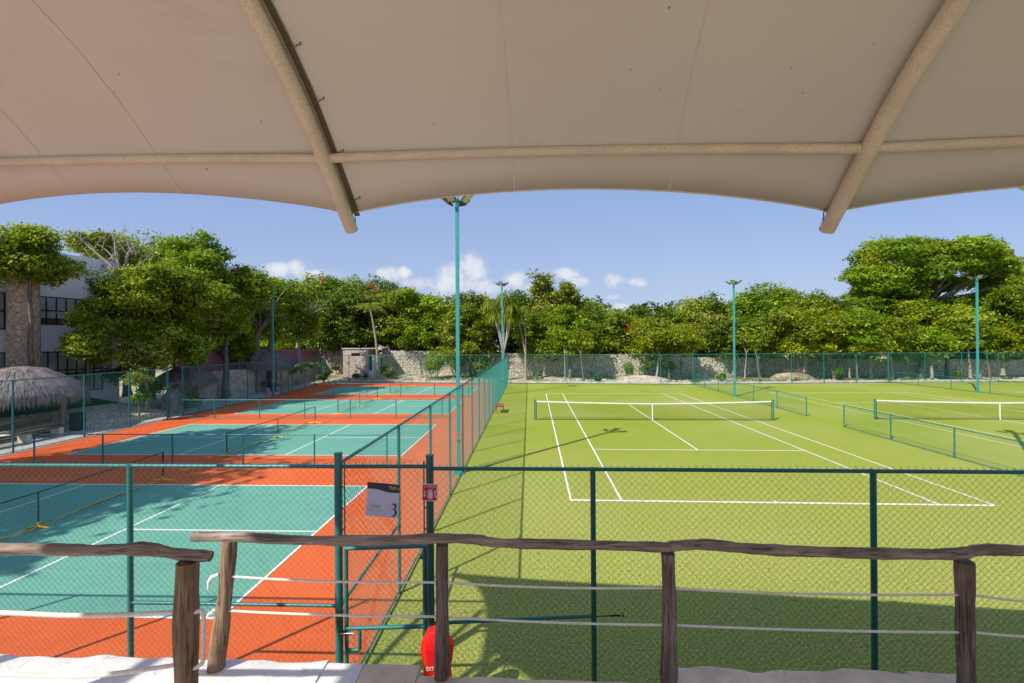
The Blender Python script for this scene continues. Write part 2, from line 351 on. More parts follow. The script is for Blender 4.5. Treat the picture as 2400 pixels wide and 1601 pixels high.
S.view_settings.view_transform='Standard';S.view_settings.look='None';S.view_settings.exposure=.43;S.view_settings.gamma=1
cd=bpy.data.cameras.new('camera');cam=link(bpy.data.objects.new('camera',cd));S.camera=cam
cd.sensor_width=36;cd.sensor_fit='HORIZONTAL';cd.lens=FX/2400*36;cd.clip_start=.05;cd.clip_end=3000
c,s_=math.cos(PIT),math.sin(PIT);crr,srr=math.cos(ROLL),math.sin(ROLL)
R0=Vector((1,0,0));U0=Vector((0,s_,c));F0=Vector((0,c,-s_));Rt=R0*crr+U0*srr;Up=-R0*srr+U0*crr
mw=Matrix((( Rt.x,Up.x,-F0.x,0),(Rt.y,Up.y,-F0.y,0),(Rt.z,Up.z,-F0.z,EYE),(0,0,0,1)));cam.matrix_world=mw
S.render.engine='CYCLES';S.cycles.samples=128;S.cycles.max_bounces=6;S.cycles.transparent_max_bounces=8
S.render.resolution_x=1024;S.render.resolution_y=683
# ---------------------------------------------------------------- ground and courts
def grid_ground():
    nx,ny=90,80;x0,x1,y0,y1=-90.,110.,-25.,150.
    m=MB();R=random.Random(3)
    for j in range(ny+1):
        for i in range(nx+1):
            x=x0+(x1-x0)*i/nx;y=y0+(y1-y0)*j/ny;z=-.03
            if y>46.5: z+=min(.9,(y-46.5)*.06)+.12*math.sin(x*1.1)*math.sin(y*1.7)*min(1,(y-46)/3)
            m.v.append((x,y,z))
    for j in range(ny):
        for i in range(nx):
            a=j*(nx+1)+i;m.f.append((a,a+1,a+nx+2,a+nx+1))
    # out to the horizon
    B=1500;m.quad((-B,-B,-1.5),(B,-B,-1.5),(B,B,-1.5),(-B,B,-1.5))
    return m
grid_ground().build('ground',M['ground'],kind='structure',smooth=True)
def div_x(y): return -2.27+.0405*y
def back_y(x):
    P=[(-40,49.3),(-20.95,46.95),(-.5,44.1),(17.9,41.8),(51,42.05),(120,42.5)]
    for (a,b),(c_,d) in zip(P,P[1:]):
        if x<=c_: return b+(d-b)*(x-a)/(c_-a)
    return 42.5
MB().poly([(-20.0,-3),(div_x(-3),-3),(div_x(44.15),44.15),(-20.95,46.95),(-19.75,33.7),(-19.95,16.5)],0.).build('hard_court',M['orange'],kind='structure')
MB().poly([(div_x(-3),-3),(60,-3),(60,42.2),(51,42.05),(17.9,41.8),(div_x(44.15),44.15)],0.).build('turf',M['turf'],kind='structure')
def strip(m,T,a,b,wd,z):
    a=Vector(a);b=Vector(b);d=(b-a).normalized();n=Vector((-d.y,d.x))*wd/2
    pts=[a-n,b-n,b+n,a+n];m.add([T((p.x,p.y))+(z,) for p in pts],[(0,1,2,3)])
TH2=.0392;PX=-4.905
def Tp(k):
    y0=(6.6532,16.1755,25.6085,35.2551)[k]
    def T(p):
        u,v=-p[0],y0+p[1];return (PX+u*math.cos(TH2)+v*math.sin(TH2),-u*math.sin(TH2)+v*math.cos(TH2))
    return T
PL,PW,KB=13.41,6.096,4.571
for k in range(4):
    T=Tp(k)
    m=MB();m.add([T(p)+(.004,) for p in ((PL,0),(0,0),(0,PW),(PL,PW))],[(0,1,2,3)]);m.build('pickleball_court',M['green'],kind='structure')
    m=MB();w_=.055;z=.008
    for a,b in (((0,0),(PL,0)),((0,PW),(PL,PW))): strip(m,T,a,b,w_,z)
    for u in (0,KB,PL-KB,PL): strip(m,T,(u,w_/2),(u,PW-w_/2),w_,z)
    strip(m,T,(w_/2,PW/2),(KB-w_/2,PW/2),w_,z);strip(m,T,(PL-KB+w_/2,PW/2),(PL-w_/2,PW/2),w_,z)
    m.build('court_lines',M['line'],kind='structure')
TH=.0518
def Tt(x0,y0):
    def T(p): return (x0+p[0]*math.cos(TH)+p[1]*math.sin(TH),y0-p[0]*math.sin(TH)+p[1]*math.cos(TH))
    return T
T1=Tt(1.5834,11.5206)
n2=gd(2343.6,983.8);n1=T1((5.485,11.885))
dx,dy=n2.x-n1[0],n2.y-n1[1]
T2=Tt(1.5834+dx,11.5206+dy);T3=Tt(1.5834+2.06*dx,11.5206+2.06*dy)
for T in (T1,T2,T3):
    m=MB();z=.006;W_=10.97;LL=23.77;h=.05
    strip(m,T,(-h/2,0),(W_+h/2,0),.09,z);strip(m,T,(-h/2,LL),(W_+h/2,LL),.09,z)
    for u in (0,1.372,W_-1.372,W_): strip(m,T,(u,.045),(u,LL-.045),.055,z)
    for v in (5.485,LL-5.485): strip(m,T,(1.40,v),(W_-1.40,v),.055,z)
    strip(m,T,(W_/2,5.515),(W_/2,LL-5.515),.055,z)
    for v in (.1,LL-.1): strip(m,T,(W_/2,min(v,v+.05)-.055),(W_/2,v+.055),.05,z)
    m.build('court_lines',M['line'],kind='structure')
# ---------------------------------------------------------------- chain-link fences
LM={}
def linkmesh(w,h,r,A=.04,spikes=False,mat='wire'):
    key=(round(w,2),h,r,A,spikes,mat)
    if key in LM: return LM[key]
    n=max(2,round(w/A));a=w/n;k=max(2,round(h/A));st=h/k
    V=[];F=[]
    prof=[(r*math.cos(t),r*math.sin(t)) for t in (PI/2,PI/2+2.094,PI/2+4.189)]
    for i in range(n):
        b=len(V)
        for j in range(k+1):
            right=(j%2==0) if i%2==0 else (j%2==1)
            x=(i+1)*a if right else i*a;y=(.35*r*2)*(1 if right else -1)
            for (dx_,dy_) in prof: V.append((x+dx_,y+dy_,j*st))
        for j in range(k):
            for q in range(3):
                p=b+j*3+q;p2=b+j*3+(q+1)%3;F.append((p,p2,p2+3,p+3))
    if spikes:
        m=MB();m.v=V;m.f=F
        for i in range(1,n,2):
            x=i*a;m.tube([(x,0,h-.02),(x,0,h+.035),(x-.012,.004,h+.062)],r,3,False);m.tube([(x,0,h+.03),(x+.013,-.004,h+.055)],r,3,False)
        V,F=m.v,m.f
    me=bpy.data.meshes.new('mesh_panel');me.from_pydata(V,[],F);me.materials.append(M[mat]);LM[key]=me;return me
def fence(name,label,cat,posts,h,r=.0019,A=.04,postr=.03,railr=.021,group=None,spikes=False,mids=(),midz=1.2,thick=(),ext=0.,skip=(),mat='wire',pm='teal',bottom=True,z0=0.):
    P=[Vector((p[0],p[1],z0)) for p in posts]
    o=thing(name,P[0],label,cat,group)
    for i,p in enumerate(P):
        rr=postr*(1.45 if i in thick else 1.);e=ext if i in thick else .02
        m=MB().tube([p,p+Vector((0,0,h+e))],rr,10)
        if i in thick: m.tube([p+Vector((0,0,h+e)),p+Vector((0,0,h+e+.02))],rr*1.12,10)
        m.build('post',M[pm],o,smooth=True)
    runs=[];cur=[0]
    for i in range(len(P)-1):
        if i in skip:
            if len(cur)>1: runs.append(cur)
            cur=[i+1]
        else: cur.append(i+1)
    if len(cur)>1: runs.append(cur)
    for c_ in runs:
        MB().tube([P[i]+Vector((0,0,h)) for i in c_],railr,8).build('top_rail',M[pm],o,smooth=True)
        if bottom: MB().tube([P[i]+Vector((0,0,.05)) for i in c_],railr*.85,8).build('bottom_rail',M[pm],o,smooth=True)
    for i in range(len(P)-1):
        if i in skip: continue
        d=P[i+1]-P[i];w_=d.length;me=linkmesh(w_,round(h-.06,2),r,A,spikes,mat)
        q=bpy.data.objects.new('mesh_panel',me);link(q);q.parent=o;d.normalize();nrm=Vector((d.y,-d.x,0))*(railr+.003)
        q.location=P[i]+Vector((0,0,.06))+nrm-LOC[o];q.rotation_euler=(0,0,math.atan2(d.y,d.x))
        mw_=(P[i+1]-P[i]).length/ (max(2,round(w_/A)))
        q.scale=(w_/ (round(w_,2)),1,1)
        if i in mids: MB().tube([P[i]+Vector((0,0,midz)),P[i+1]+Vector((0,0,midz))],railr*.9,8).build('mid_rail',M[pm],o,smooth=True)
    return o
def lerp(a,b,n): return [(a[0]+(b[0]-a[0])*i/n,a[1]+(b[1]-a[1])*i/n) for i in range(n+1)]
NB=(-2.05,4.95);NC=(-.972,4.93)
nl=[(-14.75,5.42),(-12.2,5.32),(-9.66,5.22),(-7.12,5.14),(-4.583,5.04),NB]
fence('chain_link_fence','tall teal chain link fence in front of the nearest pickleball court','fence',nl,2.885,.0018,.04,.031,.023,'tall chain link fences around the courts',True,(4,),1.25,(5,),.14,pm='teal')
nr=[NC,(.923,4.86),(4.037,4.72),(7.15,4.58),(10.27,4.44),(13.4,4.3),(16.5,4.16)]
fo=fence('chain_link_fence','tall dark teal chain link fence across the near end of the tennis courts','fence',nr,2.86,.0018,.04,.031,.023,'tall chain link fences around the courts',True,(),1.1,(0,),.14,pm='teal_dark')
# brace with tensioner in its first bay
MB().tube([(NC[0],4.93,1.05),(.923,4.86,1.17)],.02,8).build('brace_pipe',M['teal'],fo,smooth=True)
m=MB().tube([(.94,4.85,1.17),(1.10,4.83,1.19)],.006,6);m.tube([(1.10,4.83,1.19),(1.22,4.82,1.20)],.011,6);m.lathe((1.25,4.82,1.19),[(.016,0),(.016,.012)],8);m.build('tensioner',M['black'],fo)
# header panel above the gate is a fence of its own between the two thick posts
hp=thing('gate_header',(NB[0],NB[1],2.0),'chain link panel filling the gap above the near teal gate','fence panel')
MB().tube([(NB[0],4.95,2.885),(NC[0],4.93,2.885)],.023,8).build('top_rail',M['teal_dark'],hp,smooth=True)
MB().tube([(NB[0]+.03,4.95,2.06),(NC[0]-.03,4.93,2.06)],.02,8).build('bottom_rail',M['teal'],hp,smooth=True)
me=linkmesh(1.04,.82,.0022,.04,True);q=bpy.data.objects.new('mesh_panel',me);link(q);q.parent=hp;q.location=Vector((NB[0]+.02,4.92,2.07))-LOC[hp]
for z in (2.15,2.4,2.65):
    for x,sg in ((NB[0],1),(NC[0],-1)): MB().tube([(x+sg*.075,4.945,z-.0),(x,4.945,z)],.008,5).build('clamp_band',M['teal_dark'],hp,smooth=True)
MB().tube([(NB[0]+.075,4.94,2.07),(NB[0]+.075,4.94,2.95)],.008,6).build('tension_bar',M['teal_dark'],hp,smooth=True);MB().tube([(NC[0]-.07,4.93,2.07),(NC[0]-.07,4.93,2.95)],.008,6).build('tension_bar',M['teal_dark'],hp,smooth=True)
# gate
gt=thing('gate',(-1.98,4.95,.05),'narrow teal pipe gate with mesh standing between the two thick posts','gate')
g0,g1=-1.965,-1.045
m=MB().tube([(g0,4.95,.12),(g0,4.95,1.92)],.024,10);m.tube([(g0-.02,4.95,1.92),(g1+.02,4.95,1.945)],.024,10);m.tube([(g1,4.95,.12),(g1,4.95,1.94)],.024,10)
m.tube([(g0,4.95,.12),(g1,4.95,.12)],.022,10);m.build('gate_frame',M['teal'],gt,smooth=True)
MB().tube([(g0,4.94,.99),(g1,4.94,1.01)],.024,10).build('gate_rail',M['teal'],gt,smooth=True)
MB().tube([(g0+.16,4.93,.97),(g0+.16,4.93,.76),(g0+.15,4.93,.745),(g0,4.93,.735)],.022,10).build('handle',M['teal'],gt,smooth=True)
me=linkmesh(.86,1.78,.0022,.04);q=bpy.data.objects.new('mesh_panel',me);link(q);q.parent=gt;q.location=Vector((g0+.03,4.975,.13))-LOC[gt]
m=MB().tube([(g0-.06,4.90,.955),(g0+.10,4.90,.96)],.008,8);b=m.build('latch',M['galv'],gt,smooth=True)
for q0,q1 in (((g0-.045,4.905,.925),(g0-.02,4.935,.975)),((g0+.03,4.905,.925),(g0+.055,4.935,.975)),((g0+.01,4.905,.86),(g0+.03,4.93,.92))): MB().box(q0,q1).build('latch_bracket',M['teal'],b)
for z in (.35,1.1,1.8): MB().box((g1-.05,4.93,z),(g1+.075,4.97,z+.035)).build('hinge',M['teal_dark'],gt)
# divider
dv=[(div_x(4.95+i*2.337),4.95+i*2.337) for i in range(17)];dv[-1]=(div_x(44.1),44.1)
fence('chain_link_fence','long teal chain link fence running between the orange courts and the green turf','fence',dv[0:],2.9,.0022,.045,.028,.022,'tall chain link fences around the courts',False,(0,),1.2,(16,),.0,mat='wire_far')
# left fence with two gateways
lf=[(-20.1,14.0),(-20.05,16.9),(-20.03,19.7),(-19.97,21.95),(-19.9,24.3),(-19.89,25.38),(-19.87,26.7),(-19.85,29.17),(-19.8,31.5),(-19.7,33.7)]
fence('chain_link_fence','tall teal chain link fence along the stone bank and thatched shelters','fence',lf,2.93,.0022,.045,.032,.022,'tall chain link fences around the courts',False,(0,3,5),1.22,(4,5),.08,skip=(4,),mat='wire_far')
lg=thing('gate',(-19.9,24.3,0),'open teal gateway frame with a cross bar in the fence beside the sandy path','gate')
MB().tube([(-19.9,24.34,2.05),(-19.89,25.33,2.08)],.025,8).build('cross_bar',M['teal'],lg,smooth=True)
MB().tube([(-19.9,24.38,.1),(-19.9,24.38,2.0)],.02,8).tube([(-19.89,25.3,.1),(-19.89,25.3,2.03)],.02,8).tube([(-19.9,24.38,1.1),(-19.89,25.3,1.12)],.016,8).tube([(-19.9,24.38,.1),(-19.89,25.3,.1)],.018,8).build('gate_leaf_frame',M['teal'],lg,smooth=True)
me=linkmesh(.9,1.9,.0022,.045,False,'wire_far');q=bpy.data.objects.new('mesh_panel',me);link(q);q.parent=lg;q.location=Vector((-19.89,24.39,.1))-LOC[lg];q.rotation_euler=(0,0,PI/2)
lf2=[(-19.72,35.9),(-19.95,38.2),(-20.2,40.9),(-20.55,43.8),(-20.93,46.9)]
fence('chain_link_fence','far left stretch of teal chain link fence ending at the corner by the stone hut','fence',lf2,2.97,.0022,.05,.035,.022,'tall chain link fences around the courts',False,(),1.2,(4,),.0,mat='wire_far')
l2=thing('gate',(-19.7,33.75,0),'small teal gate standing ajar beside the far left light pole','gate')
MB().tube([(-18.75,35.3,.08),(-18.75,35.3,2.1)],.024,8).tube([(-19.7,35.85,2.1),(-18.75,35.3,2.1)],.02,8).tube([(-19.7,35.85,1.0),(-18.75,35.3,1.0)],.02,8).tube([(-19.7,35.85,.08),(-18.75,35.3,.08)],.02,8).build('gate_frame',M['teal'],l2,smooth=True)
bf=lerp((-20.93,46.9),(-.5,44.15),7)+lerp((-.5,44.15),(17.95,41.8),6)[1:]+lerp((17.95,41.8),(38.,42.55),6)[1:]+lerp((38.,42.55),(60,42.3),6)[1:]
fence('chain_link_fence','long teal chain link fence closing the far end of every court before the trees','fence',bf,3.0,.0026,.05,.028,.022,'tall chain link fences around the courts',False,(7,),1.2,(7,13,19),.12,mat='wire_far')
# low fences
G='low chain link dividers between courts'
def LF(lab,a,b,n): fence('low_fence',lab,'fence',lerp(a,b,n),1.1,.0017,.045,.026,.018,G,False,mat='wire_far')
LF('low teal chain link divider behind the nearest pickleball court','x' and (-20.0,15.42),(-4.42,14.80),6)
LF('low teal chain link divider between the second and third pickleball courts',(-19.9,24.45),(-4.02,24.05),6)
LF('low teal chain link divider before the farthest pickleball court',(-17.17,34.1),(-3.44,33.35),5)
LF('low teal divider between two tennis courts, nearer piece with its end post by the net',(16.45,20.9),(15.55,7.0),5)
LF('low teal divider between two tennis courts, farther piece reaching back past a light pole',(16.72,23.95),(17.9,41.7),6)
LF('low teal divider at the right running from the back fence past the rightmost light pole',(38.1,42.45),(37.3,24.),6)
# ---------------------------------------------------------------- nets
def tennis_net(T,label):
    W_=12.8;x0=5.485-W_/2;v=11.885
    o=thing('tennis_net',(*T((5.485,v)),0),label,'net','tennis nets')
    def p(u,z,dv=0.): a=T((u,v+dv));return Vector((a[0],a[1],z))
    top=lambda u: .93+.13*(abs(u-5.485)/6.4)**1.6
    n=140;m=MB();r=.0023
    for i in range(n+1):
        u=x0+.06+(W_-.12)*i/n;t=top(u);m.tube([p(u,.02),p(u,t)],r,3,False)
    for k in range(20):
        f=k/20;m.tube([p(x0+.06+(W_-.12)*i/16,.02+(top(x0+.06+(W_-.12)*i/16)-.04)*f) for i in range(17)],r,3,False)
    m.build('netting',M['dark_net'],o)
    m=MB()
    us=[x0+.05+(W_-.1)*i/24 for i in range(25)]
    for a,b in zip(us,us[1:]):
        for s in (1,-1):
            m.quad(p(a,top(a)-.06,s*.006),p(b,top(b)-.06,s*.006),p(b,top(b)+.004,s*.006),p(a,top(a)+.004,s*.006))
        m.quad(p(a,top(a)+.004,-.006),p(b,top(b)+.004,-.006),p(b,top(b)+.004,.006),p(a,top(a)+.004,.006))
    m.build('head_band',M['white_tape'],o)
    m=MB();m.tube([p(u,.03) for u in us],.014,6);m.build('bottom_cord',M['black'],o)
    m=MB()
    for u in (x0+.05,x0+W_-.05): m.tube([p(u,.02),p(u,1.03)],.018,6)
    m.build('side_band',M['black'],o)
    m=MB();a,b=5.46,5.51
    for s in (1,-1): m.quad(p(a,.0,s*.012),p(b,.0,s*.012),p(b,.93,s*.012),p(a,.93,s*.012))
    m.build('center_strap',M['white_tape'],o)
    for u in (x0-.02,x0+W_+.02):
        q=MB().tube([p(u-.02*(1 if u<0 else -1),0),p(u-.02*(1 if u<0 else -1),1.09)],.04,12).build('net_post',M['teal'],o,smooth=True)
        MB().tube([p(u,1.09),p(u,1.12)],.046,12).build('post_cap',M['teal_dark'],q,smooth=True)
    return o
tennis_net(T1,'tennis net in the middle of the tennis court nearest the divider fence')
tennis_net(T2,'tennis net at the right side of the photo behind the low mesh divider')
def pball_net(k,label,tri):
    T=Tp(k);u=6.705;o=thing('pickleball_net',(*T((u,3.05)),0),label,'net','portable pickleball nets')
    def p(v,z,du=0.): a=T((u+du,v));return Vector((a[0],a[1],z))
    v0,vc,v1=-.25,3.05,6.45
    tz=lambda v:.86+.05*(abs(v-vc)/3.3)**1.5
    for v in (v0,v1): MB().tube([p(v,.04),p(v,.91)],.022,8).build('net_post',M['black'],o,smooth=True)
    MB().tube([p(vc,.06),p(vc,.85)],.015,8).build('center_post',M['black'],o,smooth=True)
    vs=[v0+(v1-v0)*i/16 for i in range(17)]
    MB().tube([p(v,tz(v)) for v in vs],.014,6).build('top_band',M['black'],o,smooth=True)
    MB().tube([p(v,.07) for v in vs],.011,6).build('bottom_band',M['black'],o,smooth=True)
    for v,s in ((v0,.34),(vc,.26),(v1,.34)):
        m=MB();m.tube([p(v,.025,-s),p(v,.035,-s*.4),p(v,.06,0),p(v,.035,s*.4),p(v,.025,s)],[.022,.026,.03,.026,.022],8)
        if v==vc: m.tube([p(v-.2,.025),p(v,.05),p(v+.2,.025)],.02,8)
        m.tube([p(v,.03),p(v,.16)],.026,8);m.build('foot',M['yellow'],o,smooth=True)
    MB().tube([p(v0+(v1-v0)*i/16,.05+.05*abs(math.sin(PI*i/8))) for i in range(17)],.014,6).build('base_tube',M['yellow'],o,smooth=True)
    m=MB();n=130;r=.0007
    for i in range(n+1):
        v=v0+(v1-v0)*i/n;m.tube([p(v,.07),p(v,tz(v))],r,3,False)
    for q in range(1,16): m.tube([p(v,.07+(tz(v)-.07)*q/16) for v in vs],r,3,False)
    m.build('netting',M['dark_net'],o)
for k,l in enumerate(('portable pickleball net with yellow feet on the nearest court, cut by the left edge','portable pickleball net with yellow feet on the second court from the front',
   'portable pickleball net with yellow feet on the third court from the front','portable pickleball net with yellow feet on the farthest court')): pball_net(k,l,0)
# ---------------------------------------------------------------- light poles
def light_pole(x,y,H,label,rot=0.,r=.058):
    o=thing('light_pole',(x,y,0),label,'light pole','floodlight poles beside the courts')
    MB().box((x-r,y-r,.02),(x+r,y+r,H)).build('pole',M['pole'],o,bevel=.008)
    b=MB().box((x-.2,y-.2,0.),(x+.2,y+.2,.02));
    for sx in (-1,1):
        for sy in (-1,1): b.prism([(x+sx*r,y+sy*r,.02),(x+sx*(r+.11),y+sy*r,.02),(x+sx*r,y+sy*r,.2)],(0,.012,0))
    b.build('base_plate',M['pole'],o)
    MB().box((x-.06,y-.14,1.15),(x+.06,y-.059,1.4)).build('junction_box',M['galv'],o,bevel=.005)
    T=frame((x,y,0),rot)
    m=MB().tube([T@Vector((-.3,0,H-.12)),T@Vector((.3,0,H-.12))],.025,8).tube([T@Vector((0,-.28,H-.12)),T@Vector((0,.28,H-.12))],.025,8);m.build('cross_arm',M['teal'],o,smooth=True)
    for a in range(4):
        Q=T@Matrix.Rotation(a*PI/2+PI/4,4,'Z')@Matrix.Translation((.40,0,H-.06))@Matrix.Rotation(math.radians(-40),4,'Y')
        l=MB().box((-.19,-.16,-.03),(.19,.16,.02),Q)
        for i in range(5): l.box((-.13+i*.06,-.12,.021),(-.12+i*.06,.12,.055),Q)
        l.tube([Q@Vector((-.12,0,0)),T@Vector((0,0,H-.12))],.02,6)
        l=l.build('floodlight',M['lamp_body'],o)
        MB().box((-.17,-.14,-.036),(.17,.14,-.031),Q).build('lens',M['lamp_glass'],l)
    return o
light_pole(-1.79,13.92,9.12,'nearest tall teal floodlight pole standing in the divider fence line',.3)
light_pole(-19.75,34.75,9.12,'teal floodlight pole at the left beside the far gateway',.2)
light_pole(-.8,34.8,9.2,'teal floodlight pole far along the divider fence',.5)
light_pole(17.2,32.6,8.9,'teal floodlight pole rising from the low divider between the tennis courts',.1)
light_pole(37.7,34.1,9.4,'rightmost whole teal floodlight pole in front of the spreading tree',.3)
light_pole(16.45,12.95,9.1,'floodlight pole outside the right edge showing one lamp corner under the canopy',.3)
# ---------------------------------------------------------------- signs and extinguisher
A=at(861.9,1129.2,4.9);B=at(937.7,1135.9,4.9);D=at(856.9,1207.5,4.9);C_=at(934.9,1213.8,4.9)
sg=thing('court_sign',A,'pale lilac sign reading TENIS 3 hanging on the mesh above the near gate','sign')
ex=(B-A).normalized();ey=(A-D).normalized();W_=(B-A).length;H_=(A-D).length;nz_=ex.cross(ey).normalized()
if nz_.y>0: nz_=-nz_
def sp_(u,v,d=0.): return D+ex*u*W_+ey*v*H_+nz_*d
MB().prism([sp_(0,0),sp_(1,0),sp_(1,1),sp_(0,1)],nz_*.004).build('panel',M['sign_lilac'],sg)
hd=[(0,1),(0,.80)]+[(t,.80-.055*(1/(1+math.exp(-(t-.5)*11)))+.012*math.sin(t*7)) for t in [i/14 for i in range(1,14)]]+[(1,.80),(1,1)]
hd[-2]=(1,.755)
MB().prism([sp_(u,v,.0045) for u,v in hd],nz_*.0015).build('header',M['sign_dark'],sg)
text_mesh('The',.048,M['sign_white'],'lettering',sg,sp_(.66,.845,.008),ex,ey)
text_mesh('Club',.052,M['sign_gold'],'lettering',sg,sp_(.80,.84,.008),ex,ey)
text_mesh('TENIS',.056,M['sign_gold'],'lettering',sg,sp_(.07,.255,.006),ex,ey)
text_mesh('Tennis court No 3',.022,M['sign_gold'],'lettering',sg,sp_(.07,.17,.006),ex,ey)
def strokes(pts,ws):
    out=[];L=[];R_=[]
    for i,(x,y) in enumerate(pts):
        a=pts[max(i-1,0)];b=pts[min(i+1,len(pts)-1)];d=Vector((b[0]-a[0],b[1]-a[1])).normalized();n=Vector((-d.y,d.x))*ws[i]/2
        L.append((x+n.x,y+n.y));R_.append((x-n.x,y-n.y))
    return L,R_
def smooth(pts,n=6):
    o=[];P=[pts[0]]+list(pts)+[pts[-1]]
    for i in range(1,len(P)-2):
        for k in range(n):
            t=k/n;a,b,c_,d=[np.array(P[j],float) for j in (i-1,i,i+1,i+2)]
            o.append(tuple(.5*((2*b)+(-a+c_)*t+(2*a-5*b+4*c_-d)*t*t+(-a+3*b-3*c_+d)*t**3)))
    o.append(tuple(pts[-1]));return o
t3=smooth([(.78,.36,.012),(.84,.41,.028),(.90,.385,.05),(.905,.315,.045),(.855,.265,.018),(.815,.255,.010),(.875,.245,.035),(.925,.175,.062),(.90,.09,.045),(.83,.03,.022),(.775,.005,.008)])
Lh,Rh=strokes([(a,b) for a,b,_ in t3],[c for _,_,c in t3]);m=MB()
for i in range(len(Lh)-1): m.quad(sp_(*Lh[i],.007),sp_(*Lh[i+1],.007),sp_(*Rh[i+1],.007),sp_(*Rh[i],.007))
m.build('number',M['sign_ink'],sg)
# extinguisher sign
A=at(989.6,1133.7,4.86);B=at(1026,1134.5,4.86);D=at(989,1174.2,4.86)
es=thing('extinguisher_sign',A,'small red EXTINTOR sign with extinguisher symbol on the thick gate post','sign')
ex=(B-A).normalized();ey=(A-D).normalized();W_=(B-A).length;H_=(A-D).length;nz_=Vector((0,-1,0))
MB().prism([sp_(0,0),sp_(1,0),sp_(1,1),sp_(0,1)],nz_*.003).build('border_panel',M['sign_white'],es)
MB().prism([sp_(.055,.055,.0035),(sp_(.945,.055,.0035)),sp_(.945,.945,.0035),sp_(.055,.945,.0035)],nz_*.001).build('red_panel',M['red_sign'],es)
text_mesh('EXTINTOR',.031,M['sign_white'],'lettering',es,sp_(.13,.80,.006),ex,ey,sx=.93)
m=MB()
def pp(L): m.add([sp_(u,v,.006) for u,v in L],[tuple(range(len(L)))])
pp([(.15,.62),(.21,.62),(.21,.36),(.15,.36)]);pp([(.10,.37),(.26,.37),(.18,.22)])
pp([(.44,.14),(.68,.14),(.68,.52),(.63,.60),(.49,.60),(.44,.52)]);pp([(.50,.615),(.62,.615),(.62,.66),(.50,.66)]);pp([(.50,.67),(.72,.71),(.72,.735),(.50,.70)])
pp([(.36,.20),(.40,.20),(.40,.62),(.36,.62)]);pp([(.36,.63),(.50,.65),(.50,.68),(.36,.66)])
pp([(.76,.52),(.82,.44),(.80,.34),(.88,.22),(.92,.16),(.92,.30),(.86,.40),(.88,.50),(.80,.62)]);pp([(.86,.60),(.92,.50),(.92,.62),(.88,.70)])
m.build('symbol',M['sign_white'],es)
# red extinguisher cover
ec=thing('extinguisher_cover',(-.84,4.72,0),'red vinyl fire extinguisher cover hanging by the gate behind a railing post','extinguisher cover')
m=MB();prof=[(.158,-.02),(.162,.05),(.150,.14),(.160,.27),(.146,.42),(.162,.48),(.178,.60),(.180,.66),(.165,.72),(.130,.79),(.105,.83)]
m.lathe((-.87,4.72,.30),prof,9,1.,.6,.14,4);co=m.build('cover',M['red_cloth'],ec,smooth=False,bevel=.012)
text_mesh('EXTINTOR',.060,M['white'],'lettering',ec,(-.965,4.615,.74),(1,0,0),(0,0,1),sx=.8)
text_mesh('ABC',.045,M['white'],'lettering',ec,(-.90,4.61,.66),(1,0,0),(0,0,1),sx=.8)
MB().tube([(-.87,4.72,.9),(-.93,4.9,1.12)],.008,6).build('hanger',M['black'],ec)
MB().tube([(-.87,4.72,0.02),(-.87,4.72,.32)],.05,12).build('stand',M['teal_dark'],ec,smooth=True)
# ---------------------------------------------------------------- terrace: ledge, railings, ropes
tw=thing('terrace_wall',(0,2.0,0),'low terrace wall at the bottom edge, white at the left and bare stone at the right','wall')
def slab(name,x0,x1,yf0,yf1,z,mat,amp,seed,yb=-2.,thick=2.3,dz=0.):
    R=random.Random(seed);n=max(4,int((x1-x0)/.06));F=[];T_=[]
    ph=[R.random()*6 for _ in range(5)]
    def yf(x):
        t=(x-x0)/(x1-x0);return yf0+(yf1-yf0)*t+amp*(math.sin(x*5+ph[0])*.4+math.sin(x*13+ph[1])*.35+math.sin(x*29+ph[2])*.25)
    m=MB();cols=[]
    ts=[0,.012,.03,.35,1.]
    for i in range(n+1):
        x=x0+(x1-x0)*i/n;y=yf(x);zz=z+amp*.35*(math.sin(x*7+ph[3])+math.sin(x*17+ph[4])*.6)+dz*(x-x0)
        b=len(m.v);m.v+=[(x,y-.01,0.0),(x,y,zz-.05),(x,y-.012,zz-.014),(x,y-.035,zz),(x,y-.25,zz+.002*math.sin(x*9)),(x,yb,zz)];cols.append(b)
    for a,b in zip(cols,cols[1:]):
        for k in range(5): m.f.append((a+k,b+k,b+k+1,a+k+1))
    a=cols[0];m.f.append((a+5,a+4,a+3,a+2,a+1,a));a=cols[-1];m.f.append((a,a+1,a+2,a+3,a+4,a+5))
    return m.build(name,mat,tw,smooth=True)
slab('white_ledge',-4.6,-1.20,2.86,2.735,2.29,M['whitewash'],.018,1,yb=.2)
slab('painted_ledge_end',-1.203,-.96,2.735,2.72,2.286,M['whitewash'],.008,12,yb=2.36)
slab('concrete_ledge',-.957,-.60,2.72,2.71,2.281,M['concrete'],.006,2,yb=.2)
slab('concrete_ledge',-.597,.92,2.635,2.56,2.275,M['concrete'],.008,3,yb=.2)
slab('stone_coping',.923,2.42,2.67,2.61,2.292,M['coping'],.022,5,yb=2.2)
slab('stone_coping',2.423,2.70,2.63,2.58,2.296,M['coping'],.016,15,yb=2.2)
slab('concrete_ledge',2.703,6.5,2.50,2.30,2.262,M['concrete'],.012,6,yb=.2)
slab('concrete_ledge',.921,2.702,2.197,2.197,2.27,M['concrete'],.0,7,yb=.2)
slab('concrete_ledge',-1.199,-.958,2.357,2.357,2.28,M['concrete'],.0,8,yb=.2)
MB().box((-8,-6,-.02),(7,.19,2.2)).build('terrace_floor',M['concrete'],tw)
rl=thing('wooden_railing',(.5,2.6,2.29),'weathered log handrail with four posts along the terrace edge','railing')
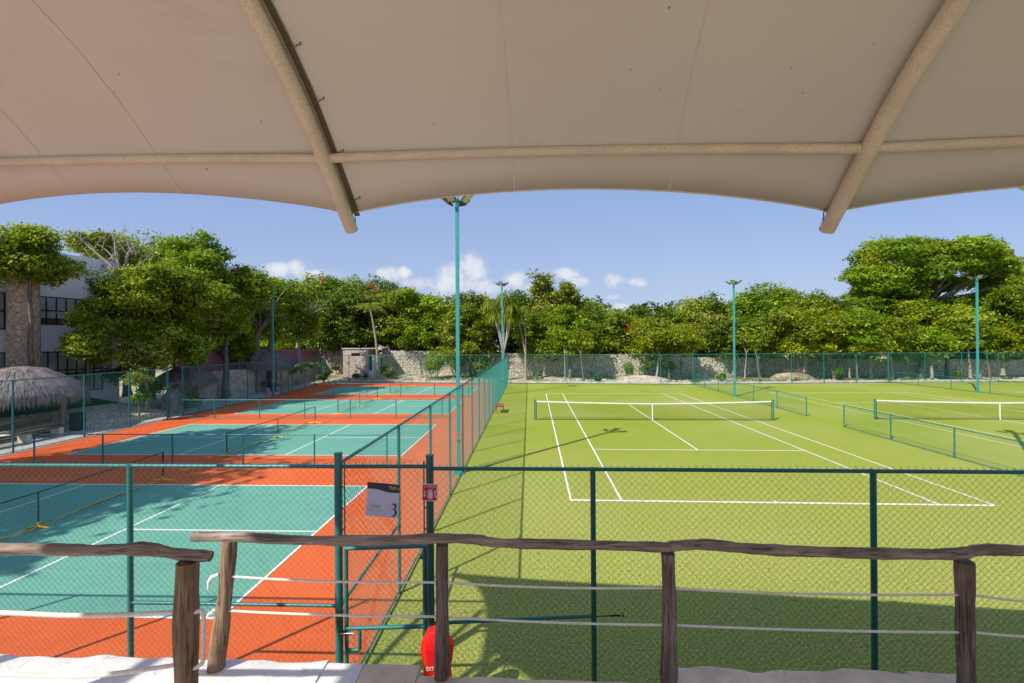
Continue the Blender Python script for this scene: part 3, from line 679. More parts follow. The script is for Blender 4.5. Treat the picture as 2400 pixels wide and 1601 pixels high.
def logtube(a,b,r0,r1,n,amp,seed,mat,name,parent,nn=14,bow=None):
    R=random.Random(seed);a=Vector(a);b=Vector(b);pts=[];rs=[];ph=[R.random()*6 for _ in range(6)];L=(b-a).length
    for i in range(n+1):
        t=i/n;p=a.lerp(b,t);s=t*L
        p+=Vector((0,amp*.5*math.sin(s*4+ph[0]),0)) if abs((b-a).x)>abs((b-a).z) else Vector((amp*math.sin(s*4.5+ph[0]),amp*math.sin(s*5+ph[1]),0))
        if abs((b-a).x)>abs((b-a).z): p.z+=amp*(math.sin(s*3.1+ph[2])*.6+math.sin(s*7.3+ph[3])*.3)
        if bow: p.z+=bow(t)
        pts.append(p);rs.append((r0+(r1-r0)*t)*(1+.07*math.sin(s*6+ph[4])+.05*math.sin(s*15+ph[5])))
    m=MB().tube(pts,rs,nn,True,.05);return m.build(name,mat,parent,smooth=True)
Z1=2.29
for i,(b,t,r,mt) in enumerate([((-1.872,2.655,Z1-.02),(-1.79,2.65,3.10),.045,'log_tan'),((-.452,2.60,Z1-.02),(-.435,2.60,3.085),.041,'log'),((.937,2.545,Z1-.03),(.93,2.545,3.055),.043,'log'),((2.636,2.455,Z1-.06),(2.625,2.455,3.04),.042,'log'),((4.2,2.36,Z1-.06),(4.2,2.36,3.02),.042,'log')]):
    logtube(b,t,r*1.08,r*.97,14,.006,20+i,M[mt],'post',rl)
r1=[at(452,1258,2.65),at(560,1259,2.65),at(700,1266,2.64),at(880,1268,2.61),at(1010,1262,2.60),at(1110,1264,2.59),at(1180,1273,2.58),at(1400,1278,2.56),at(1568,1283,2.55)]
r2=[at(1569,1281,2.55),at(1650,1276,2.54),at(1760,1286,2.53),at(1900,1293,2.51),at(2100,1298,2.48),at(2240,1298,2.46),at(2300,1289,2.45),at(2400,1291,2.44),at(2560,1296,2.42)]
for r_,rad,sd in ((r1,.0285,1),(r2,.031,2)):
    pts=smooth([(p.x,p.y,p.z) for p in r_],7);R=random.Random(sd);
    rs=[rad*(1+.06*math.sin(i*.7+sd)+.05*math.sin(i*1.9)) for i in range(len(pts))];rs[0]*=.9
    MB().tube(pts,rs,16,True,.05).build('handrail',M['railx'],rl,smooth=True)
pz=[at(530,1350,2.65),at(1005,1365,2.60),at(1050,1366,2.60),at(1545,1378,2.55),at(1590,1380,2.55),at(2240,1394,2.46),at(2290,1396,2.46),at(2520,1412,2.4)]
pl=[at(530,1431,2.65),at(1005,1445,2.60),at(1050,1447,2.60),at(1545,1465,2.55),at(1590,1466,2.55),at(2250,1482,2.46),at(2290,1483,2.46),at(2520,1494,2.4)]
for row,sag in ((pz,.014),(pl,.009)):
    q=[]
    for i in range(0,len(row)-1):
        a,b=row[i],row[i+1];n=10 if i%2==0 else 1
        for k in range(n):
            t=k/n;p=a.lerp(b,t);p.z-=sag*4*t*(1-t)*(1 if i%2==0 else 0);q.append(p)
    q.append(row[-1]);MB().tube(q,.0068,8).build('rope',M['rope'],rl,smooth=True)
p0=at(505,1350,2.62)
MB().tube([p0+Vector((.02,0,.01)),p0+Vector((-.015,-.01,.0)),p0+Vector((-.035,-.01,-.03)),p0+Vector((-.038,-.01,-.075))],[.009,.012,.010,.006],8).build('rope_tail',M['rope'],rl,smooth=True)
p0=at(502,1434,2.62);m=MB().blob(p0,(.02,.02,.018),3,.3,8,6);m.tube([p0,p0+Vector((-.03,0,-.01)),p0+Vector((-.045,0,-.035))],[.012,.009,.008],8);m.build('rope_knot',M['rope'],rl,smooth=True)
rr_=thing('wooden_railing',(-1.4,1.75,2.3),'short nearer log handrail at the left with one thick post and its cut end showing','railing')
q=[at(-420,1300,1.78),at(-150,1292,1.77),at(0,1287,1.76),at(120,1288,1.76),at(220,1290,1.76),at(340,1287,1.75),at(420,1299,1.75),at(494,1304,1.75)]
pts=smooth([(p.x,p.y,p.z) for p in q],7);rs=[.0245*(1+.05*math.sin(i*.6)+.05*math.sin(i*1.5+1)+(.14 if 34<=i<=37 else 0)-.1*(i/len(pts))) for i in range(len(pts))]
MB().tube(pts,rs,16,True,.04).build('handrail',M['railx'],rr_,smooth=True)
logtube(at(442,1850,1.75),at(440,1316,1.75),.044,.041,16,.005,41,M['log_tan'],'post',rr_)
logtube((-3.3,1.78,2.2),(-3.3,1.78,3.42),.044,.041,16,.005,43,M['log_tan'],'post',rr_)
q=[at(-450,1425,1.77),at(0,1436,1.76),at(150,1442,1.76),at(290,1441,1.75),at(430,1434,1.75)]
MB().tube(smooth([tuple(p) for p in q],6),.0095,8).build('rope',M['rope'],rr_,smooth=True)
q=[at(-450,1570,1.77),at(0,1580,1.76),at(160,1586,1.76),at(290,1576,1.75),at(430,1556,1.75)]
MB().tube(smooth([tuple(p) for p in q],6),.0085,8).build('rope',M['rope'],rr_,smooth=True)
q=[at(455,1436,1.74),at(470,1432,1.735),at(477,1445,1.735),at(476,1540,1.735),at(470,1558,1.735),at(455,1566,1.74)]
MB().tube(smooth([tuple(p) for p in q],5),.0085,8).build('rope',M['rope'],rr_,smooth=True)
# ---------------------------------------------------------------- canopy
cn=thing('tensile_canopy',(2,1,2.2),'beige tensile membrane canopy on curved tube ribs overhead','canopy')
mm=.10
PR=[(-.12,5.19),(0,5.298),(.427,5.723),(.719,5.985),(.995,6.175),(1.3,6.34),(1.8,6.53),(2.6,6.70),(3.4,6.73),(4.4,6.55),(5.4,6.1),(6.3,5.45)]
def prof(d):
    if d<=PR[0][0]: return PR[0][1]
    for (a,b),(c_,e) in zip(PR,PR[1:]):
        if d<=c_: return b+(e-b)*(d-a)/(c_-a)
    return PR[-1][1]
BX=[-5.15,-1.364,2.415,6.2,10.0]
def bdrop(x): return -.033*(x+1.364) if x<2.5 else -.126-.02*(x-2.4)
def bY(x): return 3.6-mm*(x+1.364)
def bp(x,d,dz=0.): return Vector((x-mm*d,bY(x)-d,prof(d)+bdrop(x)*(1 if x<9 else 1)+dz))
for i,x in enumerate(BX):
    ds=[-.0+k*.15 for k in range(42)]
    # smooth the polyline
    pts=[bp(x,d) for d in ds]
    for _ in range(3): pts=[pts[0]]+[(pts[k-1]+pts[k]*2+pts[k+1])/4 for k in range(1,len(pts)-1)]+[pts[-1]]
    if i in(1,2):
        b=MB().tube(pts,.054,20).build('rib_tube',M['steel_cream'],cn,smooth=True)
    else: MB().tube(pts,.054,12).build('rib_tube',M['steel_cream'],cn,smooth=True)
def sfac(x):
    for a,b in zip(BX,BX[1:]):
        if a<=x<=b: return (x-a)/(b-a)
    return 0.
def surf(x,d,dz=0.):
    t=sfac(x);p=bp(x,d);sag=-.05*math.sin(PI*t)*math.sin(min(1,max(0,d)/6.)*PI)
    # the sheet rides on the purlin and sags either side of it
    e=abs(d-.42);pur=.0;
    lift=.068+.03*math.sin(PI*t)*math.exp(-((d-1.1)/.5)**2)
    p.z+=lift+sag+dz;return p
def front(x):
    t=sfac(x);return .055+.15*(math.sin(PI*t))**.8
def membrane():
    m=MB();xs=[];n=26
    for a,b in zip(BX,BX[1:]): xs+=[a+(b-a)*(.5-.5*math.cos(PI*k/n)) if False else a+(b-a)*k/n for k in range(n)]
    xs.append(BX[-1]);rows=46
    for i,x in enumerate(xs):
        f=front(x)
        for j in range(rows+1):
            d=f+(6.15-f)*j/rows
            xx=x
            if x<BX[1]:      # side edge scallops in
                k=(BX[1]-x)/(BX[1]-BX[0]);ss=lambda q:min(1,max(0,q))**2*(3-2*min(1,max(0,q)));sc=1.28*ss((d-2.9)/1.1)*(1-ss((d-5.2)/.9))
                xx=x+sc*k
            m.v.append(tuple(surf(xx,d)))
    for i in range(len(xs)-1):
        for j in range(rows):
            a=i*(rows+1)+j;m.f.append((a,a+1,a+rows+2,a+rows+1))
    return m
mo=membrane().build('membrane',M['membrane'],cn,smooth=True)
md=mo.modifiers.new('thickness','SOLIDIFY');md.thickness=.004;md.offset=1
# hem along the front edge
for a,b in zip(BX,BX[1:]):
    pts=[]
    for k in range(31):
        x=a+(b-a)*k/30
        if a==BX[0]: continue
        pts.append(surf(x,front(x),-.004))
    if pts: MB().tube(pts,.007,6).build('edge_cable',M['steel_cream'],cn,smooth=True)
# seams
for x,x2 in ((.05,.15),(-2.75,-2.55),(-3.75,-3.6),(1.2,1.3),(4.0,4.0)):
    pts=[surf(x+(x2-x)*k/30*0,front(x)+k*.16,-.006) for k in range(30)]
    m=MB()
    for p,q_ in zip(pts,pts[1:]): m.quad(p+Vector((-.004,0,0)),p+Vector((.004,0,0)),q_+Vector((.004,0,0)),q_+Vector((-.004,0,0)))
    m.build('seam',M['seam'],cn)
# purlins between ribs
dpur=.42
for a,b in zip(BX,BX[1:]):
    pa,pb=bp(a,dpur,.015),bp(b,dpur,.015)
    MB().tube([pa.lerp(pb,k/12)+Vector((0,0,.022*math.sin(PI*k/12))) for k in range(13)],.034,14).build('purlin',M['steel_cream'],cn,smooth=True)
    pa,pb=bp(a,3.2,.01),bp(b,3.2,.01)
    MB().tube([pa,pb],.034,12).build('purlin',M['steel_cream'],cn,smooth=True)
# lacing and a dark strip painted as the gap's shadow beside the left rib
x=BX[1];m=MB()
ds=[.06+k*.12 for k in range(28)]
for d,e in zip(ds,ds[1:]):
    for (o1,o2,dz) in ((.058,.10,.045),):
        m.quad(bp(x,d,dz)+Vector((o1,0,0)),bp(x,d,dz)+Vector((o2,0,.0)),bp(x,e,dz)+Vector((o2,0,0)),bp(x,e,dz)+Vector((o1,0,0)))
m.build('joint_gap_strip',paint('gap_shade',(.10,.075,.05),.9,.1,3.),cn)
for k in range(14):
    m=MB();d=.16+k*.265;p=bp(x,d,.012)
    m.tube([p+Vector((.05,0,0)),p+Vector((.15,-.02,.045))],.0018,5);m.tube([p+Vector((.05,-.03,0)),p+Vector((.15,-.02,.045))],.0018,5)
    m.tube([p+Vector((.15,-.02,.04)),p+Vector((.15,-.02,.06))],.005,8)
    m.build('lacing',M['seam_dark'],cn)
for x,sg in ((BX[1],1),(BX[2],-1)):
    p=surf(x+sg*.06,.075,-.0);q_=bp(x,.0)+Vector((sg*.04,.0,.0));MB().tube([p,q_],.004,6).build('corner_cable',M['black'],cn)
# struts of the side mast that throw the crossing shadows
for a,b in (((-4.55,2.9,5.45),(-4.75,1.2,2.3)),((-4.30,2.0,5.65),(-4.75,1.2,2.3)),((-5.1,3.6,5.3),(-4.75,1.2,2.3))):
    MB().tube([a,b],.045,10).build('mast_strut',M['steel_cream'],cn,smooth=True)
# ---------------------------------------------------------------- foliage
def leaves_mesh(name,P,Nn,size,tone,seed,asp=.55):
    rng=np.random.default_rng(seed);n=len(P)
    Nn=Nn/np.linalg.norm(Nn,axis=1,keepdims=True)
    a=rng.normal(size=(n,3));U_=np.cross(Nn,a);U_/=np.linalg.norm(U_,axis=1,keepdims=True);V_=np.cross(Nn,U_)
    s=size*rng.uniform(.6,1.35,(n,1))
    v=np.empty((n,4,3));v[:,0]=P-U_*s;v[:,1]=P-V_*s*asp+Nn*s*.12;v[:,2]=P+U_*s;v[:,3]=P+V_*s*asp+Nn*s*.12
    me=bpy.data.meshes.new(name);me.vertices.add(n*4);me.vertices.foreach_set('co',v.reshape(-1))
    me.loops.add(n*4);me.loops.foreach_set('vertex_index',np.arange(n*4,dtype=np.int32))
    me.polygons.add(n);me.polygons.foreach_set('loop_start',np.arange(0,n*4,4,dtype=np.int32));me.polygons.foreach_set('loop_total',np.full(n,4,dtype=np.int32))
    me.update();at_=me.attributes.new('tone','FLOAT','POINT');at_.data.foreach_set('value',np.repeat(np.clip(tone,0,1),4).astype(np.float32))
    return me
def crown_points(blobs,n,seed,flat=.75,fill=.25):
    rng=np.random.default_rng(seed);b=np.array(blobs);wt=b[:,3]**2;wt/=wt.sum();idx=rng.choice(len(b),n,p=wt)
    d=rng.normal(size=(n,3));d[:,2]+=.25;d/=np.linalg.norm(d,axis=1,keepdims=True)
    ph=rng.uniform(0,6,(len(b),3));q=1+.22*np.sin(d[:,0]*5+ph[idx,0])*np.sin(d[:,1]*5+ph[idx,1])+.16*np.sin(d[:,2]*8+ph[idx,2])
    rad=np.where(rng.random(n)<fill,rng.uniform(.3,.9,n),rng.normal(.97,.09,n))
    P=b[idx,:3]+d*(b[idx,3]*q*rad)[:,None]*np.array([1,1,flat])
    Nn=d+rng.normal(size=(n,3))*.55+np.array([0,0,.25])
    bt=rng.normal(0,.16,len(b));tone=.45+bt[idx]+rng.normal(0,.2,n)
    return P,Nn,tone
def limbs(m,base,fork,tips,r,seed,segs=6):
    R=random.Random(seed);base=Vector(base);fork=Vector(fork)
    pts=[];rs=[]
    for i in range(segs+1):
        t=i/segs;p=base.lerp(fork,t)+Vector((R.uniform(-1,1),R.uniform(-1,1),0))*r*.5*(0<i<segs);pts.append(p);rs.append(r*(1.35-.75*t) if i else r*1.7)
    m.tube(pts,rs,8,True,.1)
    for tp in tips:
        tp=Vector(tp);mid=fork.lerp(tp,.5)+Vector((R.uniform(-.3,.3),R.uniform(-.3,.3),R.uniform(0,.4)))
        m.tube([fork,fork.lerp(mid,.5),mid,mid.lerp(tp,.5)+Vector((R.uniform(-.2,.2),R.uniform(-.2,.2),.1)),tp],[r*.62,r*.5,r*.4,r*.28,r*.12],6,False)
def tree(name,label,X,Y,zb,ztop,zlow,wid,pal,leaf,n,seed,bark='bark',cat='tree',group=None,nb=14,lean=(0,0),tr=.16,flat=.8,depth=None,dome=1.,yellow=0,blobr=(.22,.36),fill=.22,cx=None):
    R=random.Random(seed);o=thing(name,(X,Y,zb),label,cat,group)
    H=ztop-zlow;cz=(ztop+zlow)/2;dp=depth or wid*.85;cX=X+lean[0] if cx is None else cx;cY=Y+lean[1];blobs=[]
    nb=int(nb*1.7);blobr=(blobr[0]*.72,blobr[1]*.78)
    for i in range(nb):
        for _ in range(30):
            a=R.uniform(-1,1);b=R.uniform(-1,1);c_=R.uniform(-1,1)
            if abs(a)**3+abs(b)**3+abs(c_)**3<1: break
        r=R.uniform(*blobr)*min(wid,H*1.25)
        k=1-r/(wid*.5+1e-6)*.55;kz=max(.1,1-r*flat/(H*.5)*.8)
        blobs.append((cX+a*wid/2*k,cY+b*dp/2*k,cz+c_*H/2*kz,r))
    P,Nn,tone=crown_points(blobs,n,seed,flat,fill)
    # leaves gathered in small clumps, with a ragged rim
    rng=np.random.default_rng(seed+7);nc=len(P)*6//10//18;k=rng.integers(0,len(P),nc);c0=P[k];rep=np.repeat(np.arange(nc),18);sg=leaf*rng.uniform(1.2,2.6,nc)
    Pc=c0[rep]+rng.normal(size=(len(rep),3))*sg[rep][:,None]*np.array([1,1,.5]);Nc=Nn[k][rep]*.5+rng.normal(size=(len(rep),3))*.45+np.array([0,0,.7]);tc_=(tone[k]+rng.normal(0,.22,nc))[rep]+rng.normal(0,.1,len(rep))
    h=len(P)*5//10;P=np.vstack([P[:h],Pc]);Nn=np.vstack([Nn[:h],Nc]);tone=np.concatenate([tone[:h]-.12,tc_+.08])
    rng=np.random.default_rng(seed+99);ns=int(n*.16);k=rng.integers(0,len(P),max(6,ns//26));c0=P[k]+Nn[k]*.0+rng.normal(size=(len(k),3))*wid*.03
    rep=np.repeat(np.arange(len(k)),26);sp2=c0[rep]+rng.normal(size=(len(rep),3))*np.array([1,1,.7])*leaf*2.2
    P=np.vstack([P,sp2]);Nn=np.vstack([Nn,rng.normal(size=(len(rep),3))+np.array([0,0,.6])]);tone=np.concatenate([tone,rng.normal(.6,.2,len(rep))])
    me=leaves_mesh('crown',P-np.array([X,Y,zb]),Nn,leaf,tone,seed);me.materials.append(M[pal]);c_=bpy.data.objects.new('crown',me);link(c_);c_.parent=o
    m=MB();bs=sorted(blobs,key=lambda q:-q[3])[:6];fork=Vector((X+lean[0]*.6,Y+lean[1]*.6,zb+(max(zlow,zb+.8)-zb)*1.0+H*.18))
    limbs(m,(X,Y,zb-.1),fork,[(b[0],b[1],b[2]) for b in bs],tr,seed);m.build('trunk',M[bark],o,smooth=True)
    return o
def zy(y,Y,x=1200): return at(x,y,Y).z
GB='trees beyond the far stone wall';GL='trees along the left side of the courts'
def T(px,Y,top,low,wpx,pal,label,seed,n=9000,leaf=.17,bark='bark',grp=GB,zb=None,name='broadleaf_tree',**k):
    X=at(px,800,Y).x;return tree(name,label,X,Y,(.4 if Y>46 else 0.) if zb is None else zb,zy(top,Y,px),zy(low,Y,px),wpx/FX*Y,pal,leaf,n,seed,bark,'tree',grp,**k)
# left group, near
T(72,21.7,530,668,160,'leaf_lightened','dark glossy tree with a grey trunk leaning on the stone clad pillar',11,15000,.095,grp=GL,zb=.9,nb=14,tr=.11,blobr=(.22,.34),depth=3.)
T(205,23.6,690,872,95,'leaf_lightened','narrow bright green tree in front of the white building windows',12,14000,.085,grp=GL,zb=.9,nb=16,tr=.11,blobr=(.18,.28),flat=.7,depth=2.2)
T(238,27.5,540,690,120,'leaf_olive','sparse olive tree with pale bare branches above the white building',13,9000,.10,grp=GL,zb=1.,nb=14,tr=.2,bark='bark_pale',blobr=(.18,.3),fill=.1)
T(228,26.6,625,760,70,'leaf_dark','dark shaded tree against the far end of the white building',14,12000,.10,grp=GL,zb=1.,nb=14)
T(350,27.,615,850,190,'leaf_lightened','broad bushy tree right of the white building',15,30000,.10,grp=GL,zb=.8,nb=24,tr=.22,blobr=(.16,.28))
T(345,33.,540,720,240,'leaf_lightened','tall crown rising behind the bare branches',16,16000,.14,grp=GL,zb=.8,nb=18,tr=.3)
T(455,32.,548,760,175,'leaf_bright','tallest bright green tree of the left group',17,20000,.12,grp=GL,zb=.6,nb=18,tr=.3,flat=.6,blobr=(.14,.26))
T(530,32.5,603,805,170,'leaf_lightened','wide olive green tree above the mauve fence',18,26000,.11,grp=GL,zb=.3,nb=22,tr=.2,blobr=(.16,.27))
T(450,28.6,610,785,150,'leaf_lightened','olive crowned tree between the white building and the mauve fence',19,20000,.10,grp=GL,zb=.3,nb=18,tr=.14,blobr=(.18,.28))
T(632,39.,640,800,125,'leaf_bright','bright tree behind the left light pole',20,17000,.13,grp=GL,zb=.2,nb=14,tr=.2)
T(298,31.,640,875,100,'leaf_dark','dark tree filling the gap beside the far end of the white building',26,12000,.12,grp=GL,zb=.6,nb=12,tr=.2)
T(560,35.5,772,850,70,'leaf_bright','small round bright shrub tree in front of the mauve fence',21,7000,.10,grp=GL,zb=.1,nb=8,tr=.1)
T(445,27.4,785,858,70,'leaf_bright','small bright tree beside the left gateway',22,7000,.08,grp=GL,zb=.3,nb=8,tr=.06)
T(345,24.6,798,872,95,'leaf_olive','low twiggy tree behind the left fence',23,7000,.085,grp=GL,zb=.6,nb=9,tr=.07)
T(325,23.3,872,903,60,'leaf_yellow','little lime green tree just behind the left fence',24,2600,.055,grp=GL,zb=.2,nb=7,tr=.035,flat=.6)
T(700,44.,655,800,110,'leaf_lightened','olive tree with a bent pale limb',25,12000,.15,grp=GL,nb=14,bark='bark_pale',tr=.25)
# bare white branches and the bent limb (parts of their own dead trees)
def bare(name,label,base,fork,tips,r,seed,grp,bark='bark_pale',sub=3):
    o=thing(name,base,label,'tree',grp);m=MB();limbs(m,base,fork,tips,r,seed);R=random.Random(seed)
    for t in tips:
        for _ in range(sub):
            a=Vector(fork).lerp(Vector(t),R.uniform(.45,.9));b=a+Vector((R.uniform(-1,1),R.uniform(-.5,.5),R.uniform(.0,1.)))*r*9
            m.tube([a,a.lerp(b,.5)+Vector((0,0,.1)),b],[r*.2,r*.15,r*.07],4,False)
            for _2 in range(2):
                c_=a.lerp(b,R.uniform(.4,.8));d=c_+Vector((R.uniform(-1,1),R.uniform(-.5,.5),R.uniform(-.1,1.)))*r*5;m.tube([c_,d],[r*.12,r*.05],4,False)
    m.build('branches',M[bark],o,smooth=True)
Y=26.2;bare('bare_tree','leafless pale branching tree before the white building roof',at(300,880,Y),at(292,655,Y),[at(190,560,Y),at(225,570,Y),at(262,545,Y),at(300,560,Y),at(345,600,Y),at(215,620,Y),at(330,570,Y),at(265,600,25.5)],.13,5,GL)
Y=42.5;bare('bare_tree','bent leafless limb reaching right from the tree by the left light pole',at(640,800,Y),at(690,757,Y),[at(745,728,Y),at(712,725,Y),at(700,742,Y),at(725,735,Y)],.22,6,GL,sub=2)
Y=36.5;bare('bare_tree','thick leaning grey trunk at the left end of the far wall',at(590,862,Y),at(612,768,Y),[at(600,742,Y),at(640,745,Y),at(585,750,Y),at(655,700,Y),at(620,690,Y)],.30,7,GL,bark='bark')
# far trees, left to right
FT=[(1095,50,700,860,85,'leaf_mid','drooping feathery tree behind the nearest light pole'),
(640,60,655,835,150,'leaf_dark','dark tree far behind the left light pole'),
(735,57,640,832,150,'leaf_bright','rounded bright green tree above the mauve fence end'),
(800,54,660,830,130,'leaf_dark','deep green tree left of the thin palm'),
(870,60,648,825,150,'leaf_mid','dense green tree behind the thin palm'),
(930,57,672,825,130,'leaf_mid','green tree right of the thin palm'),
(985,55,668,822,90,'leaf_bright','feathery bright tree above the pale stone wall'),
(1020,58,695,828,110,'leaf_dark','dark tree behind the feathery bright one'),
(1065,53,700,850,80,'leaf_mid','drooping green tree left of the nearest light pole'),
(1110,52,688,880,110,'leaf_olive','tree just right of the nearest light pole spilling over the wall'),
(1225,57,688,832,110,'leaf_dark','dark tree behind the drooping yucca crowns'),
(1300,53,645,760,95,'leaf_olive','tall sparse brownish tree poking above the treeline'),
(1275,50,735,835,110,'leaf_mid','low green tree below the tall sparse one'),
(1335,48.5,712,832,85,'leaf_bright','bright tree with a pale crooked trunk'),
(1395,54,700,832,130,'leaf_mid','rounded tree right of the tall sparse one'),
(1458,56,742,832,80,'leaf_yellow','yellow orange tree in the dip of the treeline'),
(1500,58,720,830,90,'leaf_dark','dark tree right of the dip in the treeline'),
(1545,47,748,832,150,'leaf_yellow','wide yellow green tree leaning over the back fence'),
(1610,57,692,830,150,'leaf_mid','broad green tree left of the central light pole'),
(1660,52,735,830,110,'leaf_olive','olive tree just left of the central light pole'),
(1770,55,672,830,160,'leaf_bright','high bright tree right of the central light pole'),
(1720,49,745,832,110,'leaf_dark','dark conical tree behind the central light pole'),
(1790,48,740,832,130,'leaf_mid','rounded tree behind the brush pile'),
(1880,58,682,825,150,'leaf_mid','distant tree halfway to the spreading giant'),
(1870,47,720,832,150,'leaf_yellow','yellow green tree right of the brush pile'),
(1965,60,688,820,120,'leaf_dark','distant dark tree beside the spreading giant'),
(1965,46.5,712,830,150,'leaf_bright','bright tree left of the spreading giant'),
(2040,46,735,835,120,'leaf_yellow','yellow green tree under the left side of the giant'),
(2160,48,705,830,150,'leaf_mid','green tree under the middle of the giant'),
(2160,46,775,832,110,'leaf_bright','low bright foliage left of the rightmost light pole'),
(2260,52,710,835,150,'leaf_dark','dark shaded tree under the right side of the giant'),
(2375,50,690,835,120,'leaf_olive','olive tree at the right edge'),
(2440,46,640,830,140,'leaf_mid','green tree cut by the right edge'),
(2350,46.5,760,835,90,'leaf_yellow','low yellow green tree at the right edge')]
for i,(px,Y,tp,lo,wd,pal,lab) in enumerate(FT):
    big=wd*Y/50;T(px,Y,tp-2,lo+12,wd*1.22,pal,lab,100+i,int(120*big)+3000,.17 if Y>50 else .15,bark='bark_pale' if i%3==0 else 'bark',nb=int(9+wd/14),tr=.14,blobr=(.13,.27),flat=.72)
# the spreading giant
def giant():
    Y=52.;X=at(2120,800,Y).x;o=thing('spreading_tree',(X,Y,.6),'huge umbrella shaped tree towering over the right side of the treeline','tree',GB)
    R=random.Random(5);blobs=[]
    spec=[(2015,640,44),(2035,605,44),(2075,590,46),(2110,590,50),(2150,580,46),(2190,590,48),(2225,585,44),(2265,575,44),(2310,578,40),(2335,590,26),(2050,660,50),(2100,640,55),(2150,630,55),(2200,625,50),(2250,612,50),(2300,612,45),(2350,620,40),(2380,640,28),
      (2020,690,40),(2075,690,48),(2130,680,50),(2180,672,46),(2230,660,42),(2290,650,44),(2345,650,36),(2100,718,30),(2160,705,30),(2030,712,42),(2070,728,40),(2120,742,40),(2175,735,40),(2235,715,40),(2290,705,40),(2345,710,36),(2385,690,30),(2370,662,28),(2310,675,30),(2345,690,26)]
    for px,py,r in spec:
        for q in range(2):
            p=at(px+R.uniform(-12,12),py+R.uniform(-4,6),Y+R.uniform(-4.5,4.5));blobs.append((p.x,p.y,p.z,r/FX*Y*R.uniform(.62,.85)))
    P,Nn,tone=crown_points(blobs,100000,77,.58,.15);rng=np.random.default_rng(4)
    yel=np.exp(-(((P[:,0]/P[:,1]*FX+1200)-2060)**2)/700-((P[:,2]-13)**2)/6)>rng.random(len(P));tone=tone+0.
    me=leaves_mesh('crown',P-np.array([X,Y,.6]),Nn*np.array([1,1,1.6]),.17,tone,77);me.materials.append(M['leaf_bright']);c_=bpy.data.objects.new('crown',me);link(c_);c_.parent=o
    Pb=at(2065,640,49.5);rr=rng.normal(size=(1500,3))*np.array([.9,.6,1.2])+np.array([at(2050,610,48.5).x,48.5,at(2050,620,48.5).z]);
    rr2=rng.normal(size=(900,3))*np.array([1.1,.6,.35])+np.array([at(2205,583,49).x,49.,at(2205,585,49).z]);rr=np.vstack([rr,rr2])
    me=leaves_mesh('yellow_leaves',rr-np.array([X,Y,.6]),rng.normal(size=(len(rr),3))+np.array([0,-.5,.8]),.15,rng.uniform(.4,1,len(rr)),5);me.materials.append(M['leaf_yellow']);c_=bpy.data.objects.new('yellow_leaves',me);link(c_);c_.parent=o
    m=MB();limbs(m,(X-1.,Y,.5),at(2105,725,Y),[at(2040,660,Y-2),at(2080,640,Y-3),at(2130,620,Y),at(2060,690,Y+2),at(2170,640,Y-3),at(2000,680,Y)],.5,8)
    limbs(m,(X+1.2,Y,.5),at(2150,735,Y),[at(2250,600,Y-4),at(2290,650,Y-3),at(2230,660,Y-4),at(2330,640,Y-3),at(2210,700,Y-3),at(2350,665,Y-2),at(2190,620,Y-4)],.42,9)
    m.build('trunk',M['bark'],o,smooth=True)
giant()
# thin trees whose trunks show through the back fence
TT=[(1325,46.3,835,.07),(1368,45.6,842,.10),(1538,45.4,845,.12),(1568,46.2,838,.09),(1745,46,838,.07),(1782,45.2,832,.11),(1884,45.8,836,.13),(1955,45.4,840,.12),(1992,46.2,838,.09),(2012,44.7,800,.08),(2092,46,842,.13),(2158,46.4,838,.07),(2183,44.9,840,.14),(2222,46.5,838,.24),(2275,45.2,836,.13),(2318,46.,838,.09)]
names=['first','second','third','fourth','fifth','sixth','seventh','eighth','ninth','tenth','eleventh','twelfth','thirteenth','fourteenth','fifteenth','sixteenth']
for i,(px,Y,fy,r) in enumerate(TT):
    b=at(px,893,Y);b.z=.05;R=random.Random(i+50);ln=R.uniform(-.7,.5)
    o=thing('slender_tree',b,'slender pale trunk behind the back fence, %s from the left along it'%names[i],'tree','slender trees between the back fence and the stone wall')
    m=MB();tp=Vector((b.x+ln,b.y+.3,4.6));limbs(m,b,Vector((b.x+ln*.7,b.y+.1,3.0)),[tp,tp+Vector((-.9,.2,.5)),tp+Vector((.9,.1,.4))],r*.8,i);m.build('trunk',M['bark_pale' if i%2==0 else 'bark'],o,smooth=True)
    bl=[(tp.x+R.uniform(-1.2,1.2),tp.y+R.uniform(-.5,.5),R.uniform(3.6,5.6),R.uniform(.6,1.0)) for _ in range(5)]+([(b.x+R.uniform(-.6,.6),b.y,3.0,.55)] if i%3==0 else [])
    P,Nn,tn=crown_points(bl,1700,i+300,.65,.2);me=leaves_mesh('crown',P-np.array(b),Nn,.13,tn+.05,i);me.materials.append(M[('leaf_bright','leaf_yellow','leaf_mid')[i%3]]);c_=bpy.data.objects.new('crown',me);link(c_);c_.parent=o
